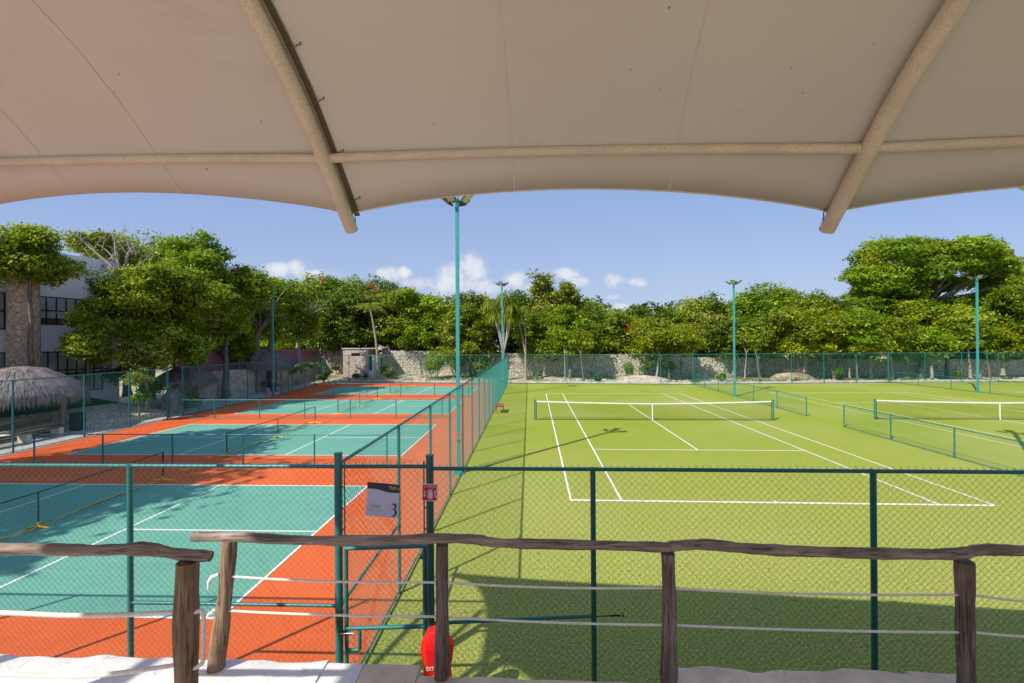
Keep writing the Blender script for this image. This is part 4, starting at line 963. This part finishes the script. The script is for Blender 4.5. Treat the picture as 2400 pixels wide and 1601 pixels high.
# palm, yuccas, fan palm
def frond(m,base,d,L,droop,wd,n=14,leaflets=True):
    base=Vector(base);d=Vector(d).normalized();side=d.cross(Vector((0,0,1))).normalized();pts=[]
    for i in range(n+1):
        t=i/n;pts.append(base+d*L*t+Vector((0,0,-droop*L*t*t)))
    m.tube(pts,[.02*(1-.8*i/n) for i in range(n+1)],4,False)
    if leaflets:
        for i in range(2,n+1):
            for s in (1,-1):
                p=pts[i];ll=wd*(1-.5*abs(i/n-.5)*1.6);tip=p+side*s*ll*.8+d*ll*.35+Vector((0,0,-ll*.45));w2=d*.035
                m.quad(p-w2,p+w2,tip+w2*.3,tip-w2*.3)
def palm(label,base,top,nf,L,name='palm_tree',r=.14,leaf='leaf_olive',seed=1,cat='palm'):
    o=thing(name,base,label,cat);R=random.Random(seed);base=Vector(base);top=Vector(top)
    pts=[base.lerp(top,k/8)+Vector((.25*math.sin(PI*k/8),0,0)) for k in range(9)]
    MB().tube(pts,[r*(1.1-.45*k/8) for k in range(9)],10).build('trunk',M['bark_pale'],o,smooth=True)
    m=MB()
    for k in range(nf):
        a=2*PI*k/nf+R.uniform(-.2,.2);e=R.uniform(.1,.9);frond(m,top,(math.cos(a),math.sin(a),e),L*R.uniform(.8,1.1),R.uniform(.5,.9),L*.32)
    q=m.build('fronds',M[leaf],o);tn=q.data.attributes.new('tone','FLOAT','POINT');tn.data.foreach_set('value',[.75]*len(q.data.vertices))
Y=48.5;palm('thin leaning palm with a pale curved trunk beside the stone hut',Vector((at(886,870,Y).x,Y,.3)),at(866,716,Y),17,2.0)
def strapplant(label,base,heads,r,cnt,L,seed,name='yucca_tree'):
    o=thing(name,base,label,'tree');m=MB();base=Vector(base)
    mid=base+Vector((0,0,(heads[0].z-base.z)*.35))
    m.tube([base,mid],[r*1.5,r],8);
    for h in heads: m.tube([mid,mid.lerp(h,.5)+Vector((.1,0,-.1)),h],[r*.8,r*.6,r*.4],7)
    m.build('trunk',M['bark_pale'],o,smooth=True);rng=np.random.default_rng(seed);V=[];F=[];tn=[]
    m=MB();R=random.Random(seed)
    for h in heads:
        for k in range(cnt):
            a=R.uniform(0,2*PI);e=R.uniform(-.3,1.2);d=Vector((math.cos(a)*math.cos(e),math.sin(a)*math.cos(e),math.sin(e)));l=L*R.uniform(.7,1.1);s=d.cross(Vector((0,0,1)));s=(s.normalized() if s.length>.01 else Vector((1,0,0)))*.03
            p1=h+d*l*.5;p2=h+d*l*.8+Vector((0,0,-.30*l));p3=h+d*l*.9+Vector((0,0,-.85*l))
            m.add([h-s,h+s,p1+s,p1-s,p2+s,p2-s,p3],[(0,1,2,3),(3,2,4,5),(5,4,6)])
    q=m.build('leaves',M['leaf_mid'],o);t_=q.data.attributes.new('tone','FLOAT','POINT');t_.data.foreach_set('value',[R.uniform(.3,.9) for _ in range(len(q.data.vertices)//7) for _2 in range(7)])
Y=47.;strapplant('pale forked tree with drooping strap leaves by the far divider light pole',Vector((at(1180,880,Y).x,Y,.2)),[at(1150,712,Y),at(1178,700,Y),at(1200,722,Y),at(1162,738,Y),at(1190,748,Y)],.16,170,1.35,3)
Y=48.;strapplant('smaller strap leaved tree right of the far divider light pole',Vector((at(1232,880,Y).x,Y,.2)),[at(1228,728,Y),at(1212,742,Y)],.12,150,1.1,4)
#Y=49.;strapplant('feathery pointed palm crown behind the divider light poles',Vector((at(1092,880,Y).x,Y,.2)),[at(1098,695,Y),at(1082,705,Y)],.14,150,1.2,14)
Y=44.6;o=Vector((at(2245,885,Y).x,Y,.15));fp=thing('fan_palm',o,'lime green fan palm shrub behind the right back fence','palm');m=MB()
for k in range(70):
    a=random.uniform(0,PI*2);e=random.uniform(.1,1.4);d=Vector((math.cos(a)*math.cos(e),math.sin(a)*math.cos(e),math.sin(e)));s=d.cross(Vector((0,0,1))).normalized()*.05;l=random.uniform(.8,1.25)
    m.quad(o+d*.1-s*.3,o+d*.1+s*.3,o+d*l*.7+s,o+d*l*.7-s);m.add([o+d*l*.7-s,o+d*l*.7+s,o+d*l*1.1+Vector((0,0,-.08))],[(0,1,2)])
q=m.build('fronds',M['leaf_yellow'],fp);t_=q.data.attributes.new('tone','FLOAT','POINT');t_.data.foreach_set('value',[.35]*len(q.data.vertices))
# flame blossoms
def bloom(label,pts,mat,seed,Y):
    rng=np.random.default_rng(seed);P=[]
    for (px,py,r,n) in pts: c0=np.array(at(px,py,Y));P.append(c0+rng.normal(size=(n,3))*r)
    P=np.vstack(P);b=P.mean(0);me=leaves_mesh('flowering_sprays',P-b,rng.normal(size=(len(P),3)),.075,rng.random(len(P)),seed);me.materials.append(M[mat])
    q=link(bpy.data.objects.new('flower_spray',me));q.location=b;q['kind']='stuff';tag(q,label,'flowers')
bloom('sprays of red blossom in the treetops beside the thin palm',[(866,666,.22,24),(873,671,.2,24),(881,677,.18,24),(862,695,.16,16),(884,691,.1,12),(875,716,.1,12)],'flower',1,50.)
bloom('single pink blossom spray on the treetop above the mauve fence',[(757,659,.22,60)],'flower_pink',2,54.)
bloom('tiny orange red blossom cluster in the dip of the treeline',[(1475,766,.25,50)],'flower',3,52.)
# far woodland mass closing the view behind the individual trees
rng=np.random.default_rng(12);bl=[]
for i in range(260):
    px=rng.uniform(380,2750);Y=rng.uniform(60,70);p=at(px,800,Y);hy=rng.uniform(735,860);bl.append((p.x,Y,zy(hy,Y),rng.uniform(1.6,3.)))
P,Nn,tn=crown_points(bl,90000,13,.85,.2);me=leaves_mesh('woodland',P,Nn,.34,tn-.15,13);me.materials.append(M['leaf_dark']);q=link(bpy.data.objects.new('woodland',me));tag(q,'dense dark woodland filling the gaps behind the individual trees','woodland',None,'stuff')
# trees out of frame at the left that shade the nearest courts
for i,(x,y,h,wd) in enumerate([(-21.6,10.4,13.2,7.),(-21.5,4.6,14.,8.),(-21.9,-1.5,13.,8.),(-24.5,-7,12.,7.)]):
    tree('broadleaf_tree','tall tree left of the view throwing its shadow over the nearest courts, number %s'%(['one','two','three','four'][i]),x,y,0.,h,h*.30,wd,'leaf_mid',.2,12000,700+i,'bark','tree',GL,nb=16)
# undergrowth between fence and wall
def shrub(label,px,py,Y,hpx,wpx,pal,seed,n=1300,leaf=.07,name='shrub'):
    b=at(px,py,Y);h=hpx/FX*Y;wd=wpx/FX*Y;R=random.Random(seed);bl=[(b.x+R.uniform(-.4,.4)*wd,b.y+R.uniform(-.3,.3)*wd,b.z+h*R.uniform(.3,.75),max(.08,min(wd,h)*R.uniform(.25,.4))) for _ in range(7)]
    P,Nn,tn=crown_points(bl,n,seed,.85,.4);me=leaves_mesh('leaves',P-np.array(b),Nn,leaf,tn,seed);me.materials.append(M[pal]);o=thing(name,b,label,'shrub','shrubs and weeds along the courts');c_=bpy.data.objects.new('leaves',me);link(c_);c_.parent=o
    m=MB()
    for k in range(4): m.tube([b,b+Vector((R.uniform(-.3,.3)*wd,0,h*.6))],.015,4,False)
    m.build('stems',M['bark_dark'],o)
SH=[('tall dark hedge at the corner of the white building',287,915,27.8,78,50,'leaf_dark'),
('leafy green shrub against the pale wall left of the fork trunked tree',1470,886,45,42,24,'leaf_mid'),('dark shrub beside the yellow green tree trunk',1520,882,46,50,26,'leaf_dark'),('dark shrub right of the yellow green tree trunk',1562,882,46.5,40,30,'leaf_dark'),
('tall creeper hanging over the stone wall left of the nearest pole',1025,884,49,78,50,'leaf_bright'),('low grassy clump at the foot of the hut step',842,890,50,16,40,'leaf_grass'),('weeds beside the corner post of the back fence',735,868,48,20,60,'leaf_dark'),
('dark weeds below the mauve fence',700,880,44,26,45,'leaf_dark'),('grass tuft left of the hut',780,870,50,14,40,'leaf_grass'),('dry grass right of the hut shadow',918,890,49,30,26,'leaf_grass'),
('green weeds by the hut door',905,872,51,16,26,'leaf_mid'),('small leafy plant before the central light pole',1690,896,43,22,18,'leaf_bright'),('low shrub at the end of the low divider',1632,900,42.6,10,24,'leaf_dark'),
('pale shrub behind the bin on the bank',330,950,23.4,45,32,'leaf_bright'),('dark hedge at the left bank top',300,905,25.5,48,100,'leaf_dark'),('dark hedge further along the left bank',360,930,25.5,45,50,'leaf_dark'),
('small bush near the rightmost slender trunks',1966,884,45,26,16,'leaf_bright'),('low weed at the fence foot right of centre',1862,896,43.3,9,14,'leaf_mid'),('weed clump at the fence foot far right',2085,893,43.3,11,22,'leaf_yellow'),
('leafy weed under the giant tree',2130,893,43.4,10,24,'leaf_bright'),('tuft by the corner post of the back fence',756,893,46.3,22,24,'leaf_dark'),('bush near the left gateway',455,945,27.6,30,24,'leaf_mid'),('weeds below the fork trunked trees',1395,892,45.5,12,40,'leaf_dark'),('low growth below the second slender trunk',1255,893,45.,10,50,'leaf_mid'),('weeds at the right back fence',2360,893,43.5,9,20,'leaf_mid')]
for i,(lab,px,py,Y,hp_,wp_,pal) in enumerate(SH): shrub(lab,px,py,Y,hp_,wp_,pal,400+i,3500 if hp_>70 else 1500 if hp_>30 else 700,.10 if Y>40 else .07)
# dry grass between fence and wall
rng=np.random.default_rng(8);n=14000;gx=rng.uniform(-19,58,n);gy=np.array([back_y(x) for x in gx])+rng.uniform(.9,5.5,n)
keep=(np.sin(gx*.55)+np.sin(gx*1.7+gy)+rng.normal(0,.6,n)>.55)&((gx<-4)|(gx>14));gx,gy=gx[keep],gy[keep];P=np.stack([gx,gy,np.full(len(gx),.14)+np.maximum(0,(gy-46.5)*.06)],1)
me=leaves_mesh('dry_grass',P,rng.normal(size=(len(P),3))*np.array([1,1,.2]),.11,rng.random(len(P)),9,.25);me.materials.append(M['leaf_grass']);q=link(bpy.data.objects.new('dry_grass',me));tag(q,'dry and green grass growing behind the back fence','grass',None,'stuff')
# brush pile and rocks
b=Vector((at(1858,880,46).x,46.,.1));o=thing('brush_pile',b,'heap of reddish brown dead branches behind the back fence','brush pile');m=MB();R=random.Random(2)
for k in range(330):
    a=b+Vector((R.gauss(0,1.5),R.gauss(0,.6),0));hh=max(.05,1.25*math.exp(-((a.x-b.x)/1.8)**2));a.z=R.uniform(0,hh);m.tube([a,a+Vector((R.uniform(-.6,.6),R.uniform(-.3,.3),R.uniform(-.1,.3)))],[.018,.006],4,False)
m.build('branches',M['dry_brush'],o);MB().blob(b+Vector((0,0,-.05)),(2.6,.9,.7),3,.2,16,8).build('earth_mound',M['ground'],o,smooth=True)
R=random.Random(9)
m=MB()
for k in range(420):
    x=R.uniform(-19,56);y=back_y(x)+R.uniform(.6,4.2);s=R.uniform(.05,.22)*(1.3 if x<-8 else 1);m.blob((x,y,.02+max(0,(y-46.5)*.05)),(s*1.3,s,s*.7),k,.3,6,4)
m.build('rubble',M['rock'],label='pale broken rocks strewn between the back fence and the stone wall',cat='rocks',kind='stuff')
m=MB();m.blob((14.3,44.6,-.25),(3.6,1.5,.8),8,.3,24,10);m.blob((12.6,44.9,-.2),(1.6,1.,.5),3,.3,18,8);m.build('sand_heap',M['sandy'],smooth=True,loc=(14.3,44.6,0),label='pale sandy heap behind the back fence left of the central light pole',cat='heap')
# kerb behind the fence
m=MB();P_=[(-20.9,47.25),(-.5,44.45),(17.95,42.1),(38,42.85),(60,42.6)]
for a,b in zip(P_,P_[1:]):
    n=int(abs(b[0]-a[0])/1.2)
    for k in range(n):
        p=Vector((a[0]+(b[0]-a[0])*k/n,a[1]+(b[1]-a[1])*k/n,0));q=Vector((a[0]+(b[0]-a[0])*(k+.985)/n,a[1]+(b[1]-a[1])*(k+.985)/n,0));h=.19+.02*random.random()
        m.prism([p,q,q+Vector((0,.28,0)),p+Vector((0,.28,0))],(0,0,h))
m.build('kerb',M['kerb'],kind='structure')
# ---------------------------------------------------------------- stone walls, hut, mauve fence
def wall(name,label,pts,t,mat,cat='wall',zb=-.1):
    m=MB();P=[Vector((p[0],p[1],0)) for p in pts];hs=[p[2] for p in pts];R=random.Random(len(pts)*7)
    L=[]
    for i in range(len(P)-1):
        n=max(1,int((P[i+1]-P[i]).length/.5))
        for k in range(n+(i==len(P)-2)): L.append((P[i].lerp(P[i+1],k/n),hs[i]+(hs[i+1]-hs[i])*k/n+R.uniform(-.05,.05),(P[i+1]-P[i]).normalized()))
    for p,h,d in L:
        nn=Vector((-d.y,d.x,0))*t/2;j=Vector((R.uniform(-.03,.03),R.uniform(-.03,.03),0))
        m.v+=[tuple(p-nn+j+Vector((0,0,zb))),tuple(p-nn+Vector((0,0,h))),tuple(p+nn+Vector((0,0,h))),tuple(p+nn+Vector((0,0,zb)))]
    for i in range(len(L)-1):
        a=i*4;b=a+4
        for k in range(3): m.f.append((a+k,b+k,b+k+1,a+k+1))
    m.f.append((0,1,2,3));e=(len(L)-1)*4;m.f.append((e+3,e+2,e+1,e))
    return m.build(name,M[mat],loc=P[0],label=label,cat=cat,group='dry stone walls around the grounds')
hx0,hx1=at(804,850,52.5).x,at(866,850,52.5).x
wall('stone_wall','tall pale stone wall running right from the hut behind the back fence',[(hx1+1.2,54.2,3.35),(-8,52.8,3.25),(0,51.6,2.95),(10,50.9,2.85),(20,50.3,2.72)],.6,'wall')
wall('stone_wall','lower stone wall behind the slender trunks at the right',[(20.1,50.2,2.45),(32,49.6,2.25),(45,48.8,2.05),(62,47.8,1.95)],.6,'wall')
wall('stone_wall','tall stone wall running left from the hut to the mauve fence',[(at(746,850,55.6).x,55.6,3.5),(hx0+.2,54.4,3.4)],.5,'hutstone')
wall('stone_wall','low stone wall carrying the mauve sheet fence',[(-23.4,30.,1.75),(-24.0,38.,1.75),(-25.2,48.,1.75),(at(746,850,55.6).x-.1,55.5,1.75)],.5,'wall_pale')
# left retaining wall in front of the shelters (px 472-600)
m=MB();pa,pb=Vector((-24.0,30.05,1.78)),Vector((at(746,850,55.6).x-.12,55.4,1.78))
m=MB();L=25.8;d=(pb-pa);n=330
sd=Vector((-d.y,d.x,0)).normalized()
for i in range(n):
    p=pa+d*(i/n);q=pa+d*((i+1)/n);o1=sd*(.03 if i%2 else 0.);zt=Vector((0,0,2.12-.4*i/n))
    m.quad(p+o1-sd*.05,q+o1-sd*.05,q+o1-sd*.05+zt,p+o1-sd*.05+zt)
    if True:
        q2=q+(sd*.03 if (i+1)%2 else Vector((0,0,0)));m.quad(q+o1-sd*.05,q2-sd*.05,q2-sd*.05+zt,q+o1-sd*.05+zt)
mf=thing('sheet_metal_fence',pa,'mauve corrugated sheet fence standing on the low stone wall at the left','fence');m.build('corrugated_sheet',M['mauve'],mf)
m=MB()
for k in range(11):
    p=pa+d*(k/10);m.box((p.x-.16,p.y-.04,1.75),(p.x-.08,p.y+.04,3.45))
m.build('support_posts',M['frame'],mf)
# hut
hy0,hy1=51.2,54.0
ht=thing('stone_hut',((hx0+hx1)/2,hy0,0.2),'small flat roofed stone hut with a slot window and a dark green door','hut')
hx0,hx1=at(804,850,hy0).x,at(862,850,hy0).x
zt=zy(818,hy0,830);MB().box((hx0,hy0,0.),(hx1,hy1,zt)).build('wall',M['hutstone'],ht)
MB().box((hx0-.1,hy0-.12,zt),(at(893,850,hy0).x,hy1+.1,zt+.10)).build('roof',M['kerb'],ht)
a,b=at(823.5,849,hy0),at(843.5,834,hy0);
a=at(823.5,834.5,hy0-.02);b=at(843.5,827.5,hy0-.02)
MB().box((a.x,hy0-.015,b.z),(b.x,hy0+.05,a.z)).build('window',M['frame'],ht)if a.z>b.z else MB().box((a.x,hy0-.015,a.z),(b.x,hy0+.05,b.z)).build('window',M['frame'],ht)
dx0,dx1=at(864.,850,hy0+.3).x,at(878,850,hy0+.3).x
q0=MB().box((hx1,hy0+.3,0),(dx1,hy1,zy(832,hy0+.3,870))).build('door_surround',M['white'],ht)
MB().box((hx1+.08,hy0+.26,zy(868,hy0,870)),(hx1+.42,hy0+.298,zy(834,hy0,870))).build('door',M['teal_dark'],ht)
MB().box((hx0-.1,hy0-.35,-.1),(dx1+.3,hy0-.001,.25)).box((hx1+.1,hy0-1.4,-.1),(dx1+.5,hy0-.351,.18)).build('step',M['kerb'],ht)
# ---------------------------------------------------------------- left side: building, bank, shelters
def fx(y): return -26.2+.31*(y-24)
bd=thing('white_building',(fx(20),20,0),'two storey white plastered building with black framed windows at the left edge','building')
y0,y1,zt=8.,27.06,9.64
pf=[(fx(y0),y0,0),(fx(y1),y1,0),(fx(y1)-12,y1+3.7,0),(fx(y0)-12,y0+3.7,0)]
MB().prism([Vector(p) for p in pf],(0,0,zt)).build('wall',M['plaster'],bd)
nv=Vector((1,-.31,0)).normalized();dvv=Vector((.31,1,0)).normalized()
def win(ya,yb,z0,z1,npan,rows,label=None,low=None):
    A_=Vector((fx(ya),ya,0));L=(yb-ya)*math.sqrt(1+.31**2)
    def P(s,z,o): p=A_+dvv*s+nv*o;return Vector((p.x,p.y,z))
    m=MB();m.prism([P(0,z0,.005),P(L,z0,.005),P(L,z1,.005),P(0,z1,.005)],nv*.02)
    fr=m.build('window',M['frame'],bd,label=label);f=.06
    g=MB();bt=MB()
    for i in range(npan):
        a=L*i/npan+f*.6;b=L*(i+1)/npan-f*.6
        for k in range(len(rows)-1):
            za=z0+(z1-z0)*rows[k]+f*.6;zb_=z0+(z1-z0)*rows[k+1]-f*.6
            (bt if (k==0 and low) else g).prism([P(a,za,.026),P(b,za,.026),P(b,zb_,.026),P(a,zb_,.026)],nv*.004)
    g.build('pane',M['blind'],fr)
    if low: bt.build('lower_pane',paint('brown_pane',(.10,.045,.025),.3,.3,2.),fr)
    m=MB();ff=.045
    for i in range(npan+1): s=L*i/npan;m.prism([P(s-ff/2,z0,.03),P(s+ff/2,z0,.03),P(s+ff/2,z1,.03),P(s-ff/2,z1,.03)],nv*.03)
    for k in rows: z=z0+(z1-z0)*k;m.prism([P(-ff/2,z-ff/2,.031),P(L+ff/2,z-ff/2,.031),P(L+ff/2,z+ff/2,.031),P(-ff/2,z+ff/2,.031)],nv*.025)
    m.build('frame',M['frame'],fr)
win(23.34,26.2,5.52,7.06,7,(0,.2,.5,1.),low=True)
win(23.40,26.2,1.6,3.95,7,(0,.45,.55,1.))
win(20.6,22.2,5.2,7.1,3,(0,.5,1.));win(20.6,22.2,1.6,3.95,3,(0,.5,1.))
win(15.,18.,5.2,7.1,4,(0,.5,1.))
pc=at(56,800,22.3);pl_=thing('stone_pillar',(pc.x,22.3,.5),'thick tapering stone clad pillar in front of the white building','pillar')
MB().lathe((pc.x,22.3,0),[(.66,0),(.64,2),(.62,4),(.60,6),(.58,8.9),(.58,9.0)],28,1,1,.02,3).build('shaft',M['pillar'],pl_,smooth=True)
# paving strip, bank and lawn
MB().poly([(-22.9,8),(-20.0,8),(-19.95,16.5),(-19.85,30),(-19.75,34),(-20.95,46.9),(-22.6,46.9),(-22.3,30),(-22.2,24),(-22.9,21)],.012).build('pavement',M['path'],kind='structure')
m=MB();ys=[8+.6*i for i in range(31)]
def xb(y): return -22.45 if y<20.6 else (-22.45+(y-20.6)/2.6*1.35 if y<23.2 else -21.1+.05*(y-23.2))
def xt(y): return -23.8+.16*(y-19.6) if y<26 else -22.8
secs=[]
for y in ys:
    hh=.92*(1 if y<24.6 else max(.15,1-(y-24.6)*.35));secs.append([(xb(y),y,.0),(xb(y)-.08,y,hh*.35),((xb(y)+xt(y))/2,y,hh*.72),(xt(y),y,hh),(xt(y)-.05,y,hh+.03)])
for s in secs: m.v+=s
for i in range(len(secs)-1):
    for k in range(4): a=i*5+k;m.f.append((a,a+5,a+6,a+1))
m.build('stone_bank',M['paving'],smooth=True,loc=(-22.5,16,0),label='sloping bank of crazy paving between the left path and the lawn',cat='bank')
m=MB()
for i,y in enumerate(ys):
    s=secs[i][4];m.v+=[s,(min(s[0]-.1,fx(y)-.2),y,s[2]+.55)]
for i in range(len(ys)-1): a=i*2;m.f.append((a,a+2,a+3,a+1))
lw=m.build('lawn',M['lawn'],kind='structure');t_=lw.data.attributes.new('tone','FLOAT','POINT');t_.data.foreach_set('value',[random.random() for _ in lw.data.vertices])
rng=np.random.default_rng(21);n=16000;gy=rng.uniform(15,26.,n);t=rng.random(n);gx=np.array([xt(y)-.05-tt*(xt(y)-.05-fx(y)) for y,tt in zip(gy,t)]);gz=.96+.55*t*(gy<24.6);gz=np.where(gy<24.6,gz,gz*np.maximum(.25,1-(gy-24.6)*.35))
P=np.stack([gx,gy,gz],1);me=leaves_mesh('lawn_grass',P,rng.normal(size=(n,3))*np.array([1,1,.3]),.05,rng.random(n)*.6,22,.3);me.materials.append(M['lawn']);q=link(bpy.data.objects.new('lawn_grass',me));tag(q,'dark green lawn grass on top of the left stone bank','grass',None,'stuff')
wall('stone_wall','stone retaining wall behind the left gateway and the second shelter',[(-22.4,27.2,.9),(-22.7,29.,2.1),(-22.9,33.,2.25),(-22.9,37.,2.1),(-23.2,40.,1.2)],.5,'wall_pale')
# thatched shelters
def palapa(label,x,y,rad,ze,zt,posts,seed,ridge=0.,n=30):
    o=thing('thatched_shelter',(x,y,0),label,'shelter','thatched shelters along the left path');m=MB()
    prof=[(rad*.90,ze-.04),(rad*1.0,ze),(rad*.99,ze+.20*(zt-ze)),(rad*.86,ze+.42*(zt-ze)),(rad*.66,ze+.66*(zt-ze)),(rad*.40,ze+.92*(zt-ze)),(rad*.12,zt)]
    m.lathe((x,y,0),prof,44,1.,1.+ridge,.035,seed);th=m.build('thatch_roof',M['thatch'],o,smooth=True)
    # hanging straw fringe and surface strands
    R=random.Random(seed);s=MB()
    for k in range(5200):
        a=R.uniform(0,2*PI);t=R.random()**.6;i=min(5,int((1-t)*6));(r0,z0),(r1,z1)=prof[i],prof[min(6,i+1)]
        f=R.random();r=r0+(r1-r0)*f;z=z0+(z1-z0)*f;ln=R.uniform(.2,.5)*(1.25 if t<.3 else 1);dr=(prof[max(0,i-1)][0]-r)*.0
        c,s_2=math.cos(a),math.sin(a);slope=Vector((c*(r0-r1),s_2*(1+ridge)*(r0-r1),z0-z1))
        if slope.length<.01: continue
        slope.normalize()
        if i<=1: slope=Vector((c*.12,s_2*.12,-1)).normalized()
        p=Vector((x+r*c*1.015,y+r*(1+ridge)*s_2*1.015,z+.02));q=p+slope*ln+Vector((c,s_2,0))*.03;w2=Vector((-s_2,c,0))*R.uniform(.008,.02)
        s.add([p-w2,p+w2,q+w2*.2],[(0,1,2)])
    s.build('straw_strands',M['thatch'],th)
    for (a,b,r) in posts: logtube((a,b,0.),(a+.02,b,ze+.45),r*1.1,r,8,.02,seed+3,M['log_tan'],'post',o)
palapa('large thatched shelter beside the white building and stone bank',-24.25,20.6,2.45,1.80,3.30,[(-22.28,20.85,.11),(-25.6,19.4,.1)],4,.0)
palapa('second thatched shelter behind the left gateway',-22.9,29.6,1.75,1.75,2.75,[(-22.0,29.3,.09),(-23.5,30.2,.09)],5)
palapa('farthest thatched shelter over a bench beside the left light pole',-22.1,38.6,1.9,2.25,3.65,[(-21.3,38.0,.08),(-22.9,39.2,.08),(-22.6,37.2,.08)],6)
# log bench on white blocks, trash bin, far bench
bn=thing('log_bench',(-21.75,18.8,0),'long plank bench on white stone blocks with a log backrest under the first shelter','bench')
a,b=at(40,985,18.4),at(140,965,20.6)
b0,b1=Vector((-21.75,17.2,0)),Vector((-21.75,20.25,0))
MB().box((-22.0,17.1,.42),(-21.5,20.3,.50)).build('seat',M['bench_wood'],bn,bevel=.01)
MB().box((-22.13,17.2,.62),(-22.06,20.2,.80)).box((-22.16,17.2,.82),(-22.09,20.2,.98)).build('backrest',M['bench_wood'],bn,bevel=.01)
for y in (17.35,18.75,20.1): MB().box((-21.95,y-.1,0.012),(-21.52,y+.1,.419)).build('leg',M['kerb'],bn,bevel=.01)
MB().lathe((-21.68,17.9,.50),[(.26,0),(.26,.02),(.2,.03)],20).build('stone_tray',M['plaster'],thing('tray',(-21.68,17.9,.5),'pale oval slab lying on the log bench','tray'))
MB().tube([(-22.1,17.2,.2),(-22.1,20.2,.2)],.05,8).build('brace',M['bench_wood'],bn,smooth=True)
tb=thing('trash_bin',(-20.62,20.35,0),'round dark slatted trash bin behind the left fence','bin');p=gd(182,1009)
p=Vector((p.x,p.y,0));tb.location=p;LOC[tb]=p
m=MB()
for k in range(20):
    a=2*PI*k/20;Q=Matrix.Translation((p.x,p.y,0))@Matrix.Rotation(a,4,'Z');m.box((.27,-.038,.03),(.29,.038,.86),Q)
m.build('slats',M['bin'],tb);MB().lathe((p.x,p.y,0),[(.262,.02),(.262,.84),(.25,.9),(.12,.93)],24).build('liner',M['black'],tb,smooth=True)
fb=thing('garden_bench',(-21.9,38.4,0),'wooden bench under the farthest thatched shelter','bench')
MB().box((-22.2,37.6,.42),(-21.8,39.4,.48)).build('seat',M['bench_wood'],fb);MB().box((-22.3,37.6,.6),(-22.24,39.4,.95)).build('backrest',M['bench_wood'],fb)
for y in (37.8,39.2): MB().box((-22.15,y-.08,0.),(-21.85,y+.08,.419)).build('leg',M['kerb'],fb)
sb=thing('garden_bench',(-22.2,29.4,0),'wooden bench under the second thatched shelter','bench')
MB().box((-22.4,28.7,.42),(-22.,30.3,.48)).build('seat',M['bench_wood'],sb)
for y in (28.9,30.1): MB().box((-22.35,y-.08,0.),(-22.05,y+.08,.419)).build('leg',M['kerb'],sb)
# red bench beside the divider
c0=Vector((-.80,26.15,0));rb=thing('court_bench',c0,'small red slatted bench on the turf beside the divider fence','bench')
for k in range(6): MB().box((c0.x-.25+k*.084,c0.y-.62,.43),(c0.x-.25+k*.084+.062,c0.y+.62,.455)).build('slat',M['bench_red'],rb)
MB().box((c0.x-.25,c0.y-.5,.38),(c0.x+.235,c0.y-.45,.429)).box((c0.x-.25,c0.y+.45,.38),(c0.x+.235,c0.y+.5,.429)).build('crossbar',M['bench_red'],rb)
for sx in (-.22,.2):
    for sy in (-.5,.46): MB().box((c0.x+sx,c0.y+sy-.02,0.),(c0.x+sx+.04,c0.y+sy+.02,.38)).build('leg',M['bench_red'],rb)
# litter by the gate
q=MB().blob((-1.72,5.35,.05),(.05,.04,.05),3,.4,7,5).build('litter',M['white'],loc=(-1.72,5.35,0),label='scrap of white paper on the ground beyond the near gate',cat='litter')

# fallen leaves blown along the fences
rng=np.random.default_rng(31);n=900;lx=np.concatenate([rng.uniform(-19.6,-12,500),rng.uniform(-3.2,-1.9,150),rng.uniform(-1.2,9,250)]);ly=np.concatenate([rng.uniform(10,44,500),rng.uniform(5.5,40,150),rng.uniform(6,14,250)])
P=np.stack([lx,ly,np.full(n,.018)],1);me=leaves_mesh('fallen_leaves',P,rng.normal(size=(n,3))*.15+np.array([0,0,1.]),.028,rng.random(n),32,.5);me.materials.append(paint('dry_leaf',(.26,.15,.05),.8,.4,2.));q=link(bpy.data.objects.new('fallen_leaves',me));tag(q,'dry leaves scattered on the courts along the fences','leaves',None,'stuff')
